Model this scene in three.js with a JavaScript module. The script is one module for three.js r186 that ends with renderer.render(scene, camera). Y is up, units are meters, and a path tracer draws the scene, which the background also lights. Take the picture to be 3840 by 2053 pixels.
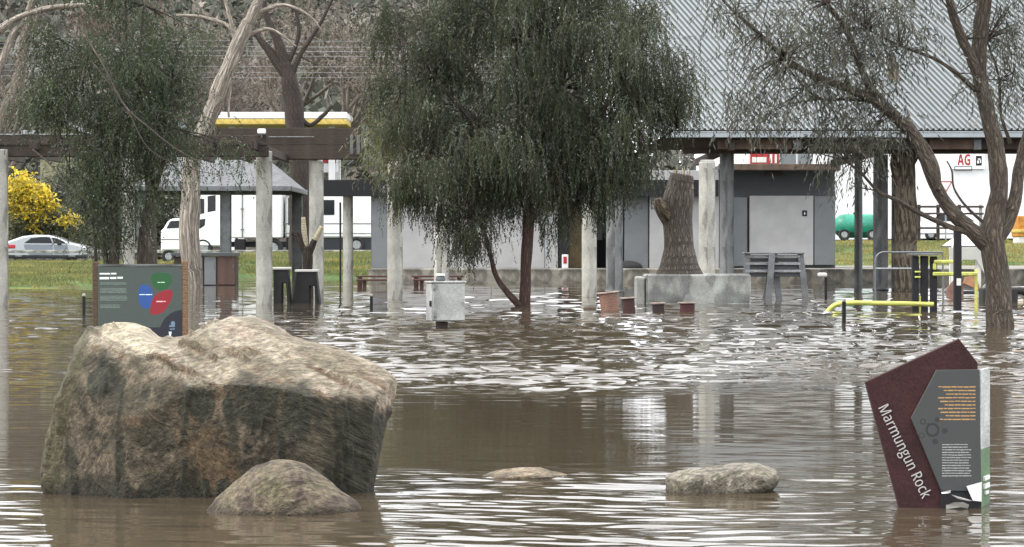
import * as THREE from 'three';
import { mergeGeometries, mergeVertices, toCreasedNormals } from 'three/addons/utils/BufferGeometryUtils.js';
import { ConvexGeometry } from 'three/addons/geometries/ConvexGeometry.js';
import { ImprovedNoise } from 'three/addons/math/ImprovedNoise.js';
import { FontLoader } from 'three/addons/loaders/FontLoader.js';
import { TextGeometry } from 'three/addons/geometries/TextGeometry.js';

// ---------------------------------------------------------------- camera, sky, sun, exposure
// A long lens about 1.1 m above the flood. World: x right, y up (0 = water level), -z away.
const FOCAL = 9750, EYE = 1.1, MIDX = 1920, HORIZON = 930;
const scene = new THREE.Scene();
const camera = new THREE.PerspectiveCamera(2 * Math.atan(1026.5 / FOCAL) * 180 / Math.PI, 1024 / 547, 0.5, 1500);
camera.position.set(0, EYE, 0);
camera.rotation.x = -Math.atan((1026.5 - HORIZON) / FOCAL);
const renderer = new THREE.WebGLRenderer({ antialias: true });
renderer.toneMapping = THREE.LinearToneMapping;
renderer.toneMappingExposure = 2.5;
renderer.shadowMap.enabled = true;

const perlin = new ImprovedNoise();
const noise3 = (x, y, z) => perlin.noise(x, y, z);
function fbm(x, y, z, o = 4) { let s = 0, a = 1, t = 0; for (let i = 0; i < o; i++) { s += a * noise3(x, y, z); t += a; a *= 0.5; x *= 2.03; y *= 2.03; z *= 2.03; } return s / t; }
const sm = (a, b, x) => { const t = Math.min(1, Math.max(0, (x - a) / (b - a))); return t * t * (3 - 2 * t); };
const mix = (a, b, t) => a + (b - a) * t;
const clamp = (x, a, b) => Math.min(b, Math.max(a, x));
function rng(seed) { let a = seed >>> 0; return () => { a = (a + 0x6D2B79F5) | 0; let t = Math.imul(a ^ (a >>> 15), 1 | a); t = (t + Math.imul(t ^ (t >>> 7), 61 | t)) ^ t; return ((t ^ (t >>> 14)) >>> 0) / 4294967296; }; }

{ // an even bright overcast
  const W = 256, Hh = 128, data = new Float32Array(W * Hh * 4);
  for (let j = 0; j < Hh; j++) for (let i = 0; i < W; i++) {
    const el = ((j + 0.5) / Hh - 0.5) * Math.PI, az = (i + 0.5) / W * Math.PI * 2;
    const n = fbm(Math.cos(az) * Math.cos(el) * 2.2 + 7, Math.sin(el) * 5, Math.sin(az) * Math.cos(el) * 2.2, 4);
    let L = el > 0 ? 0.95 + 0.3 * Math.sin(el) + 0.12 * n : 0.3;
    const k = (j * W + i) * 4;
    data[k] = L * 0.975; data[k + 1] = L * 0.995; data[k + 2] = L * 1.03; data[k + 3] = 1;
  }
  const sky = new THREE.DataTexture(data, W, Hh, THREE.RGBAFormat, THREE.FloatType);
  sky.mapping = THREE.EquirectangularReflectionMapping; sky.magFilter = THREE.LinearFilter; sky.wrapS = THREE.RepeatWrapping; sky.needsUpdate = true;
  scene.background = sky; scene.environment = sky;
}
const sun = new THREE.DirectionalLight(new THREE.Color(1, 0.95, 0.87), 1.3);
sun.position.set(-58, 66, -30); sun.target.position.set(0, 0, -50);
sun.castShadow = true; sun.shadow.radius = 28; sun.shadow.mapSize.set(2048, 2048);
Object.assign(sun.shadow.camera, { left: -60, right: 60, top: 60, bottom: -60, near: 1, far: 300 });
scene.add(sun, sun.target);

// ---------------------------------------------------------------- helpers
const X = (px, d) => (px - MIDX) / FOCAL * d;              // metres right of the lens axis at distance d
const Y = (py, d) => EYE - (py - HORIZON) / FOCAL * d;     // metres above the water at distance d
const P = (px, py, d) => new THREE.Vector3(X(px, d), Y(py, d), -d);
const BED = -0.55;                                         // drowned ground under the flood
const taken = {};
function numbered(n) { const k = (taken[n] = (taken[n] ?? -1) + 1); return k ? `${n}_${String(k).padStart(3, '0')}` : n; }
function tag(o, label, category, group, kind) { if (label) o.userData.label = label; if (category) o.userData.category = category; if (group) o.userData.group = group; if (kind) o.userData.kind = kind; return o; }
function thing(name, label, category, [x, y, z] = [0, 0, 0], turn = 0, group) {
  const o = new THREE.Group(); o.name = numbered(name); o.position.set(x, y, z); o.rotation.y = turn; scene.add(o); return tag(o, label, category, group);
}
function part(name, geo, mat, parent = scene, at) {
  const m = new THREE.Mesh(Array.isArray(geo) ? merge(geo) : geo, mat); m.name = parent === scene ? numbered(name) : name; m.castShadow = m.receiveShadow = true; if (at) m.position.set(...at); parent.add(m); return m;
}
function structure(name, geo, mat) { const m = part(name, geo, mat); m.userData.kind = 'structure'; return m; }
function copyOf(root, pos, turn, label) { const r = root.clone(); r.name = numbered(root.name.replace(/_\d{3}$/, '')); r.userData = { ...root.userData, label }; if (pos) r.position.set(...pos); if (turn !== undefined) r.rotation.y = turn; scene.add(r); return r; }
function merge(list) {
  const all = list.map(g => { let h = g.index ? g.toNonIndexed() : g.clone(); for (const k of Object.keys(h.attributes)) if (!['position', 'normal', 'uv'].includes(k)) h.deleteAttribute(k); if (!h.attributes.uv) h.setAttribute('uv', new THREE.BufferAttribute(new Float32Array(h.attributes.position.count * 2), 2)); return h; });
  return mergeGeometries(all);
}
// uv in metres from the dominant axis of each triangle
function metric(geo, s = 1) {
  const g = geo.index ? geo.toNonIndexed() : geo, p = g.attributes.position, uv = new Float32Array(p.count * 2), a = new THREE.Vector3(), b = new THREE.Vector3(), c = new THREE.Vector3();
  for (let i = 0; i < p.count; i += 3) {
    a.fromBufferAttribute(p, i); b.fromBufferAttribute(p, i + 1); c.fromBufferAttribute(p, i + 2);
    const n = b.clone().sub(a).cross(c.clone().sub(a)), ax = Math.abs(n.x), ay = Math.abs(n.y), az = Math.abs(n.z);
    [a, b, c].forEach((v, k) => { const [u, w] = ax >= ay && ax >= az ? [v.z, v.y] : ay >= az ? [v.x, v.z] : [v.x, v.y]; uv[(i + k) * 2] = u * s; uv[(i + k) * 2 + 1] = w * s; });
  }
  g.setAttribute('uv', new THREE.BufferAttribute(uv, 2)); return g;
}
// chamfered box centred at x, y, z
function box(w, h, d, x = 0, y = 0, z = 0, c = 0.008, rot) {
  c = Math.min(c, w * 0.3, h * 0.3, d * 0.3); const pts = [], A = [w / 2, h / 2, d / 2];
  for (const sx of [-1, 1]) for (const sy of [-1, 1]) for (const sz of [-1, 1]) { const s = [sx, sy, sz]; for (let k = 0; k < 3; k++) pts.push(new THREE.Vector3(...s.map((q, i) => q * (A[i] - (i === k ? 0 : c))))); }
  const g = metric(new ConvexGeometry(pts)); if (rot) g.applyMatrix4(new THREE.Matrix4().makeRotationFromEuler(new THREE.Euler(...rot))); g.translate(x, y, z); return g;
}
function bar(a, b, w, d = w, c = 0.004) { // square bar between two points
  const A = new THREE.Vector3(...a), B = new THREE.Vector3(...b), l = A.distanceTo(B), g = box(w, l, d, 0, 0, 0, c);
  g.applyQuaternion(new THREE.Quaternion().setFromUnitVectors(new THREE.Vector3(0, 1, 0), B.clone().sub(A).normalize())); const m = A.add(B).multiplyScalar(0.5); g.translate(m.x, m.y, m.z); return g;
}
function cyl(r0, r1, h, x = 0, y = 0, z = 0, seg = 24) { // y = bottom; softened rims
  const b = Math.min(0.015, h * 0.2, r1 * 0.3), prof = [[0, 0], [r0 - b, 0], [r0, b], [r1, h - b], [r1 - b, h], [0, h]].map(p => new THREE.Vector2(...p));
  const g = toCreasedNormals(new THREE.LatheGeometry(prof, seg), 0.7), p = g.attributes.position, uv = g.attributes.uv;
  for (let i = 0; i < p.count; i++) uv.setXY(i, uv.getX(i) * 6.283 * r0, p.getY(i)); g.translate(x, y, z); return g;
}
function tube(pts, r, seg = 40, rad = 8, closed = false) { const c = new THREE.CatmullRomCurve3(pts.map(p => p.isVector3 ? p : new THREE.Vector3(...p)), closed); return new THREE.TubeGeometry(c, seg, r, rad, closed); }
function prism(pts, depth, bevel = 0.003) { // outline in x, y; extruded towards -z, front at z = 0
  const s = new THREE.Shape(pts.map(p => new THREE.Vector2(...p))), g = new THREE.ExtrudeGeometry(s, { depth: Math.max(0.001, depth - 2 * bevel), bevelEnabled: bevel > 0, bevelThickness: bevel, bevelSize: bevel, bevelOffset: -bevel, bevelSegments: 1 });
  g.translate(0, 0, -depth + bevel); return g;
}
// tapered, slightly knobbly limb: [x, y, z, radius] per joint
function limb(j, rad = 10, rough = 0.12, per = 5, seed = 0) {
  const c = new THREE.CatmullRomCurve3(j.map(p => new THREE.Vector3(p[0], p[1], p[2])), false, 'centripetal'), n = (j.length - 1) * per, fr = c.computeFrenetFrames(n, false), pos = [], uv = [], idx = []; let len = 0, last = null;
  for (let i = 0; i <= n; i++) {
    const t = i / n, p = c.getPoint(t), q = t * (j.length - 1), k = Math.min(j.length - 2, Math.floor(q)), r = mix(j[k][3], j[k + 1][3], q - k);
    if (last) len += p.distanceTo(last); last = p; const N = fr.normals[i], B = fr.binormals[i];
    for (let a = 0; a <= rad; a++) {
      const th = (a % rad) / rad * Math.PI * 2, ca = Math.cos(th), sa = Math.sin(th), w = 1 + rough * (fbm(ca * 1.3 + seed, sa * 1.3, len / Math.max(r, 0.02) * 0.25, 2) * 2);
      pos.push(p.x + (N.x * ca + B.x * sa) * r * w, p.y + (N.y * ca + B.y * sa) * r * w, p.z + (N.z * ca + B.z * sa) * r * w); uv.push(a / rad * Math.max(1, Math.round(r * 6.28 / 0.25)) * 0.25, len);
    }
  }
  for (let i = 0; i < n; i++) for (let a = 0; a < rad; a++) { const s = i * (rad + 1) + a; idx.push(s, s + 1, s + rad + 1, s + 1, s + rad + 2, s + rad + 1); }
  for (const [row, fl] of [[0, 1], [n, 0]]) { const o = pos.length / 3, p = c.getPoint(row / n); pos.push(p.x, p.y, p.z); uv.push(0, 0); for (let a = 0; a < rad; a++) { const s = row * (rad + 1) + a; fl ? idx.push(o, s + 1, s) : idx.push(o, s, s + 1); } }
  const g = new THREE.BufferGeometry(); g.setAttribute('position', new THREE.Float32BufferAttribute(pos, 3)); g.setAttribute('uv', new THREE.Float32BufferAttribute(uv, 2)); g.setIndex(idx); g.computeVertexNormals();
  const nn = g.attributes.normal; for (let i = 0; i <= n; i++) { const a = i * (rad + 1), b = a + rad; const x = nn.getX(a) + nn.getX(b), y = nn.getY(a) + nn.getY(b), z = nn.getZ(a) + nn.getZ(b), l = Math.hypot(x, y, z) || 1; nn.setXYZ(a, x / l, y / l, z / l); nn.setXYZ(b, x / l, y / l, z / l); }
  return g;
}
const joints = (list, d, dz = () => 0) => list.map(([px, py, r, off = 0], i) => { const dd = d + off + dz(i); return [X(px, dd), Y(py, dd), -dd, r / FOCAL * dd]; });

// tileable noise for textures
function lattice(seed) { const r = rng(seed), t = new Float32Array(65536); for (let i = 0; i < 65536; i++) t[i] = r(); return t; }
const LAT = lattice(5);
function tn(u, v, p, s = 0) { const x = u * p, y = v * p, i = Math.floor(x), j = Math.floor(y), f = x - i, g = y - j, a = f * f * (3 - 2 * f), b = g * g * (3 - 2 * g), h = (m, n) => LAT[((((m % p) + p) % p) * 193 + (((n % p) + p) % p) * 7919 + s * 4099) & 65535]; return mix(mix(h(i, j), h(i + 1, j), a), mix(h(i, j + 1), h(i + 1, j + 1), a), b); }
function tfbm(u, v, p, o = 4, s = 0) { let a = 1, t = 0, r = 0; for (let i = 0; i < o; i++) { r += a * tn(u, v, p << i, s + i * 3); t += a; a *= 0.55; } return r / t; }
function texture(size, fn, srgb = true) {
  const d = new Uint8Array(size * size * 4);
  for (let j = 0; j < size; j++) for (let i = 0; i < size; i++) { const c = fn(i / size, j / size), k = (j * size + i) * 4; if (typeof c === 'number') d[k] = d[k + 1] = d[k + 2] = clamp(c, 0, 1) * 255; else { d[k] = clamp(c[0], 0, 1) * 255; d[k + 1] = clamp(c[1], 0, 1) * 255; d[k + 2] = clamp(c[2], 0, 1) * 255; } d[k + 3] = 255; }
  const t = new THREE.DataTexture(d, size, size); t.magFilter = THREE.LinearFilter; t.minFilter = THREE.LinearFilter; t.wrapS = t.wrapT = THREE.RepeatWrapping; if (srgb) t.colorSpace = THREE.SRGBColorSpace; t.needsUpdate = true; return t;
}
const rep = (t, x, y = x) => { const c = t.clone(); c.repeat.set(x, y); c.needsUpdate = true; return c; };
const lin = (r, g, b) => new THREE.Color().setRGB(r, g, b);
const std = o => new THREE.MeshStandardMaterial(o), phys = o => new THREE.MeshPhysicalMaterial(o);

const T = {
  concrete: texture(512, (u, v) => { const a = tfbm(u, v, 4, 5), b = tn(u, v, 128, 9), c = sm(0.52, 0.62, tfbm(u, v * 0.5, 3, 4, 20)), k = 0.72 + 0.4 * (a - 0.5) + 0.14 * (b - 0.5) - 0.16 * c; return [k, k, k * 0.98]; }),
  plain: texture(512, (u, v) => { const a = tfbm(u, v, 3, 5, 13), b = tn(u, v, 150, 3), k = 0.9 + 0.09 * (a - 0.5) + 0.08 * (b - 0.5); return [k, k, k]; }),
  rock: texture(1024, (u, v) => { const a = Math.abs(tfbm(u, v, 5, 5, 81) - 0.5) * 2, b = tfbm(u, v, 24, 4, 85), c = Math.abs(tfbm(u, v, 9, 4, 90) - 0.5) * 2; return 0.12 * sm(0, 0.1, a) + 0.62 * b + 0.16 * tn(u, v, 200, 8) + 0.1 * sm(0, 0.3, c); }, false),
  rockTone: texture(1024, (u, v) => { const b = tfbm(u, v, 20, 4, 85), e = tn(u, v, 260, 4), f = tfbm(u, v, 60, 3, 97), k = 0.8 + 0.5 * (b - 0.5) + 0.2 * (e - 0.5) + 0.45 * (f - 0.5); return [k, k * 0.985, k * 0.96]; }),
  grain: texture(512, (u, v) => { const a = tfbm(u, v, 8, 5), b = tn(u, v, 170, 3), k = 0.78 + 0.35 * (a - 0.5) + 0.3 * (b - 0.5); return [k, k, k]; }),
  wood: texture(512, (u, v) => { const w = tn(u, v, 4, 2) * 0.06, a = tfbm(u * 1, (v + w) * 16 % 1, 2, 2), b = tn(u, v + w, 96, 7), s = tn(u * 2, (v * 30) % 1, 4, 8), k = 0.72 + 0.35 * (a - 0.5) + 0.2 * (b - 0.5) + 0.25 * (s - 0.5); return [k, k * 0.98, k * 0.95]; }),
  bark: texture(512, (u, v) => { const w = (tfbm(u, v, 6, 3, 4) - 0.5) * 0.1, a = Math.abs(tfbm((u + w) * 3 % 1, v * 0.999, 6, 4) - 0.5) * 2, b = tn(u, v, 64, 5), k = 0.55 + 0.75 * a + 0.22 * (b - 0.5); return [k, k * 0.96, k * 0.92]; }),
  barkBump: texture(512, (u, v) => { const w = (tfbm(u, v, 6, 3, 4) - 0.5) * 0.1, a = Math.abs(tfbm((u + w) * 3 % 1, v * 0.999, 6, 4) - 0.5) * 2; return a * 1.2 + 0.2 * tn(u, v, 90, 5); }, false),
  flaky: texture(512, (u, v) => { const w = (tfbm(u, v, 5, 3, 44) - 0.5) * 0.2, a = tfbm((u + w) * 3 % 1, v, 5, 5, 40), p = sm(0.36, 0.52, a), q = sm(0.5, 0.64, tfbm((u - w) * 2 % 1, v, 9, 4, 60)), k = mix(0.56, 0.92, p) * mix(1, 0.8, q) + 0.16 * (tn(u, v, 128, 3) - 0.5); return [k, k * mix(0.92, 0.97, p), k * mix(0.84, 0.9, p)]; }),
  speck: texture(512, (u, v) => tfbm(u, v, 16, 5, 11), false),
  fine: texture(512, (u, v) => 0.6 * tfbm(u, v, 32, 3, 31) + 0.4 * tn(u, v, 256, 2), false),
  grass: texture(512, (u, v) => { const a = tfbm(u, v, 6, 5, 70), b = tn(u, v, 200, 5), c = sm(0.55, 0.66, tfbm(u, v, 4, 4, 77)), k = 0.6 + 0.5 * (a - 0.5) + 0.5 * (b - 0.5); return [k * mix(0.75, 1, c), k, k * 0.5]; }),
};
const M = {
  concrete: std({ color: lin(0.55, 0.55, 0.53), map: T.concrete, bumpMap: T.speck, bumpScale: 0.004, roughness: 0.88 }),
  concreteDark: std({ color: lin(0.2, 0.215, 0.225), map: T.concrete, bumpMap: T.speck, bumpScale: 0.003, roughness: 0.8 }),
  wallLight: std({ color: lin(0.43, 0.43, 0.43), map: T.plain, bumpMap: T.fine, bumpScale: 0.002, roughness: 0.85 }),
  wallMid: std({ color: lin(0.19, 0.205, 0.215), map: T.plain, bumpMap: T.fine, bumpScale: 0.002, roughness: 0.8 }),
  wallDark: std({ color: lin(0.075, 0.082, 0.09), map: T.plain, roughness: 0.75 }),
  black: std({ color: lin(0.008, 0.008, 0.011), roughness: 0.85, map: T.plain }),
  blackRubber: std({ color: lin(0.018, 0.018, 0.018), roughness: 0.9 }),
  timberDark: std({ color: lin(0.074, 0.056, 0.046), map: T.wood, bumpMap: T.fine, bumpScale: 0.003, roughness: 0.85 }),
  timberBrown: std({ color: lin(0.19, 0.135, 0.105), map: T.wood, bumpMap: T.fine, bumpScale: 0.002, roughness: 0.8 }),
  maroon: std({ color: lin(0.11, 0.035, 0.035), map: T.wood, roughness: 0.65 }),
  galv: std({ color: lin(0.48, 0.5, 0.52), metalness: 0.55, roughness: 0.42, map: T.grain }),
  gutter: std({ color: lin(0.36, 0.4, 0.43), metalness: 0.2, roughness: 0.45, map: T.plain }),
  steel: std({ color: lin(0.24, 0.25, 0.26), metalness: 0.5, roughness: 0.45, map: T.grain }),
  white: phys({ color: lin(0.8, 0.8, 0.79), roughness: 0.4, clearcoat: 0.4, clearcoatRoughness: 0.2 }),
  whiteMatt: std({ color: lin(0.85, 0.85, 0.85), roughness: 0.8, map: T.plain }),
  offWhite: std({ color: lin(0.72, 0.71, 0.66), roughness: 0.7, map: T.plain }),
  darkGlass: phys({ color: lin(0.01, 0.012, 0.015), roughness: 0.08, specularIntensity: 0.7 }),
  red: std({ color: lin(0.55, 0.02, 0.03), roughness: 0.5, map: T.grain }),
  yellow: std({ color: lin(0.7, 0.72, 0.16), roughness: 0.5, map: T.grain }),
  amber: std({ color: lin(0.85, 0.62, 0.14), roughness: 0.5, map: T.grain }),
};
function barkMat(r, g, b, tex = T.bark, bs = 0.02, rx = 2, ry = 0.9) { return std({ color: lin(r, g, b), map: rep(tex, rx, ry), bumpMap: rep(T.barkBump, rx, ry), bumpScale: bs, roughness: 0.92 }); }
M.barkBrown = barkMat(0.17, 0.145, 0.12, T.bark, 0.03); M.barkDark = barkMat(0.07, 0.055, 0.05); M.barkGrey = barkMat(0.24, 0.215, 0.19); M.barkRed = barkMat(0.1, 0.06, 0.052, T.bark, 0.012);
M.barkPale = barkMat(0.44, 0.42, 0.385, T.bark, 0.03, 1.3, 0.22); M.barkCream = barkMat(0.45, 0.425, 0.385, T.bark, 0.01, 2, 0.5);

// ---------------------------------------------------------------- the setting: water, ground, hillside
// drowned park floor that rises to lawns, the road and the foot of the hill
function shore(x) { return mix(70, 92, sm(-11.5, -9.5, x)); }
function groundHeight(x, d) {
  const s = shore(x), top = mix(mix(0.42, 0.95, sm(-17, -9, x)), 1.5, sm(6, 13, x));
  if (d < s) return Math.max(BED, -(s - d) * 0.03);
  return top * (1 - Math.exp(-(d - s) / mix(26, 11, sm(-14, -9, x)))) + 0.03 * noise3(x * 0.3, d * 0.3, 1);
}
{
  const ds = [], xs = []; for (let d = -60; d < 60; d += 8) ds.push(d); for (let d = 60; d < 150; d += 0.9) ds.push(d); for (let d = 150; d <= 900; d += 25) ds.push(d);
  for (let x = -400; x < -32; x += 23) xs.push(x); for (let x = -32; x <= 32; x += 0.8) xs.push(x); for (let x = 55; x <= 400; x += 23) xs.push(x);
  const pos = [], uv = [], idx = [];
  for (const d of ds) for (const x of xs) { pos.push(x, groundHeight(x, d), -d); uv.push(x / 4, d / 4); }
  for (let j = 0; j + 1 < ds.length; j++) for (let i = 0; i + 1 < xs.length; i++) { const a = j * xs.length + i, b = a + 1, c = a + xs.length, e = c + 1; idx.push(a, b, c, b, e, c); }
  const g = new THREE.BufferGeometry(); g.setAttribute('position', new THREE.Float32BufferAttribute(pos, 3)); g.setAttribute('uv', new THREE.Float32BufferAttribute(uv, 2)); g.setIndex(idx); g.computeVertexNormals();
  structure('ground', g, std({ color: lin(0.27, 0.265, 0.13), map: T.grass, bumpMap: T.fine, bumpScale: 0.03, roughness: 1 }));
}
// muddy flood water: one sheet of real ripples, calmer and rougher by patches
const waves = []; { const r = rng(11); for (let i = 0; i < 46; i++) { const wl = 0.075 * Math.pow(42, i / 45), k = 2 * Math.PI / wl, a = (r() + r() + r() - 1.5) * 0.62 + 0.1; waves.push({ x: Math.sin(a) * k, z: Math.cos(a) * k, k, p: r() * 6.283, s: (wl < 0.55 ? 1.2 : 0.36) / Math.sqrt(23) }); } }
function rippleSlope(x, d) {
  const n = fbm(x * 0.5, d * 0.16, 3.3, 3), n2 = fbm(x * 0.16 + 9, d * 0.1, 8.1, 3), band = 0.5 + 0.9 * n + 0.5 * n2;
  let a = 0.006 + 0.006 * sm(22, 30, d);
  a += mix(0.165, 0.15, sm(0.5, 4, x)) * sm(19, 23, d + 3 * n2) * (1 - 0.45 * sm(36, 52, d)) * mix(0.16, 1, sm(-4.6, -1.6, x + 2 * n2)) * clamp(band + 0.35, 0.15, 1.4);
  a += 0.06 * (1 - sm(12.2, 13.4, d + 0.7 * n)) * mix(0.3, 1, sm(-0.9, -0.3, x)) * mix(1, 0.55, sm(0.7, 1.4, x)) * clamp(band + 0.4, 0.25, 1.3);
  a += 0.035 * sm(1.3, 3.2, x - (d - 12) * 0.08) * (1 - sm(21, 24, d)) * clamp(band + 0.3, 0.2, 1.3);
  a += 0.022 * sm(0.28, 0.5, n + 0.4 * n2) * (1 - sm(20, 26, d));
  return a;
}
{
  const NR = 800, NC = 600, FAN = 0.235, near = 6.6, far = 98, pos = [], nor = [], idx = [];
  for (let j = 0; j <= NR; j++) {
    const d = 1 / mix(1 / near, 1 / far, j / NR), stepD = d * d * (1 / near - 1 / far) / NR, stepX = d * 2 * FAN / NC, ws = waves.filter(w => 2 * Math.PI / w.k > Math.min(0.9, 1.2 * Math.max(stepX, stepD * 0.5)));
    const gain = Math.sqrt(waves.length / Math.max(8, ws.length)), edge = j === 0 || j === NR;
    for (let i = 0; i <= NC; i++) {
      const x = d * mix(-FAN, FAN, i / NC); let h = 0, hx = 0, hz = 0;
      const a = rippleSlope(x, d) * gain * (edge ? 0.2 : 1), wx = x + 0.12 * noise3(x * 0.9, d * 0.9, 0), wz = d + 0.25 * noise3(x * 0.6, d * 0.6, 5);
      for (const w of ws) { const q = w.x * wx + w.z * wz + w.p, s = Math.sin(q), c = Math.cos(q); h += w.s / w.k * s; hx += w.s * c * w.x / w.k; hz += w.s * c * w.z / w.k; }
      h *= a; hx *= a; hz *= -a; // hz is along +d, so along -z
      pos.push(x, h, -d); const l = Math.hypot(hx, 1, hz); nor.push(-hx / l, 1 / l, -hz / l);
    }
  }
  for (let j = 0; j < NR; j++) for (let i = 0; i < NC; i++) { const a = j * (NC + 1) + i, b = a + 1, c = a + NC + 1, e = c + 1; idx.push(a, b, c, b, e, c); }
  // plain water beside and behind the fan
  const base = pos.length / 3, add = (x, d) => { pos.push(x, 0, -d); nor.push(0, 1, 0); return pos.length / 3 - 1; };
  const n0 = add(-near * FAN, near), n1 = add(near * FAN, near), f0 = add(-far * FAN, far), f1 = add(far * FAN, far), a0 = add(-320, near), a1 = add(320, near), b0 = add(-320, far), b1 = add(320, far), c0 = add(-320, -60), c1 = add(320, -60);
  idx.push(a0, n0, b0, n0, f0, b0, n1, a1, f1, a1, b1, f1, c0, c1, a0, c1, a1, a0);
  const g = new THREE.BufferGeometry(); g.setAttribute('position', new THREE.Float32BufferAttribute(pos, 3)); g.setAttribute('normal', new THREE.Float32BufferAttribute(nor, 3)); g.setIndex(idx);
  structure('water', g, phys({ color: lin(0.062, 0.048, 0.031), roughness: 0.05, ior: 1.33 }));
}
// the wooded hillside beyond the road
function hillHeight(x, d) { const east = 1 - sm(-0.01, 0.05, x / d); return 1.2 + sm(165, 420, d) * 38 * east + 5 * fbm(x * 0.012, d * 0.012, 2, 3) * sm(165, 260, d) * east + Math.max(0, (d - 165)) * 0.01; }
{
  const pos = [], uv = [], idx = [], nx = 80, nd = 44;
  for (let j = 0; j <= nd; j++) for (let i = 0; i <= nx; i++) { const d = 160 + j / nd * 420, x = mix(-260, 260, i / nx); pos.push(x, j === 0 ? -0.5 : hillHeight(x, d), -d); uv.push(x / 14, d / 14); }
  for (let j = 0; j < nd; j++) for (let i = 0; i < nx; i++) { const a = j * (nx + 1) + i, b = a + 1, c = a + nx + 1, e = c + 1; idx.push(a, b, c, b, e, c); }
  const g = new THREE.BufferGeometry(); g.setAttribute('position', new THREE.Float32BufferAttribute(pos, 3)); g.setAttribute('uv', new THREE.Float32BufferAttribute(uv, 2)); g.setIndex(idx); g.computeVertexNormals();
  structure('hillside', g, std({ color: lin(0.1, 0.088, 0.072), map: T.bark, roughness: 1 }));
}
// kerb of the road and the concrete apron under the amenities block
structure('road_kerb', box(60, 0.14, 0.3, -14, 0.93, -118, 0.02), M.concrete);
structure('road', (() => { const g = new THREE.PlaneGeometry(420, 16, 40, 1); g.rotateX(-Math.PI / 2); const p = g.attributes.position; for (let i = 0; i < p.count; i++) { const x = p.getX(i), dz = p.getZ(i); p.setY(i, mix(mix(0.46, 1.0, sm(-17, -9, x)), 1.56, sm(6, 13, x)) + 0.02); } g.translate(0, 0, -142); g.computeVertexNormals(); return metric(g); })(), std({ color: lin(0.07, 0.07, 0.07), map: T.grain, roughness: 0.9 }));
structure('concrete_apron', box(23.5, 0.98, 15, X(1400, 80) + 11.6, -0.04, -87.5, 0.02), std({ color: lin(0.46, 0.43, 0.38), map: T.concrete, roughness: 0.9 }));

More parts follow.
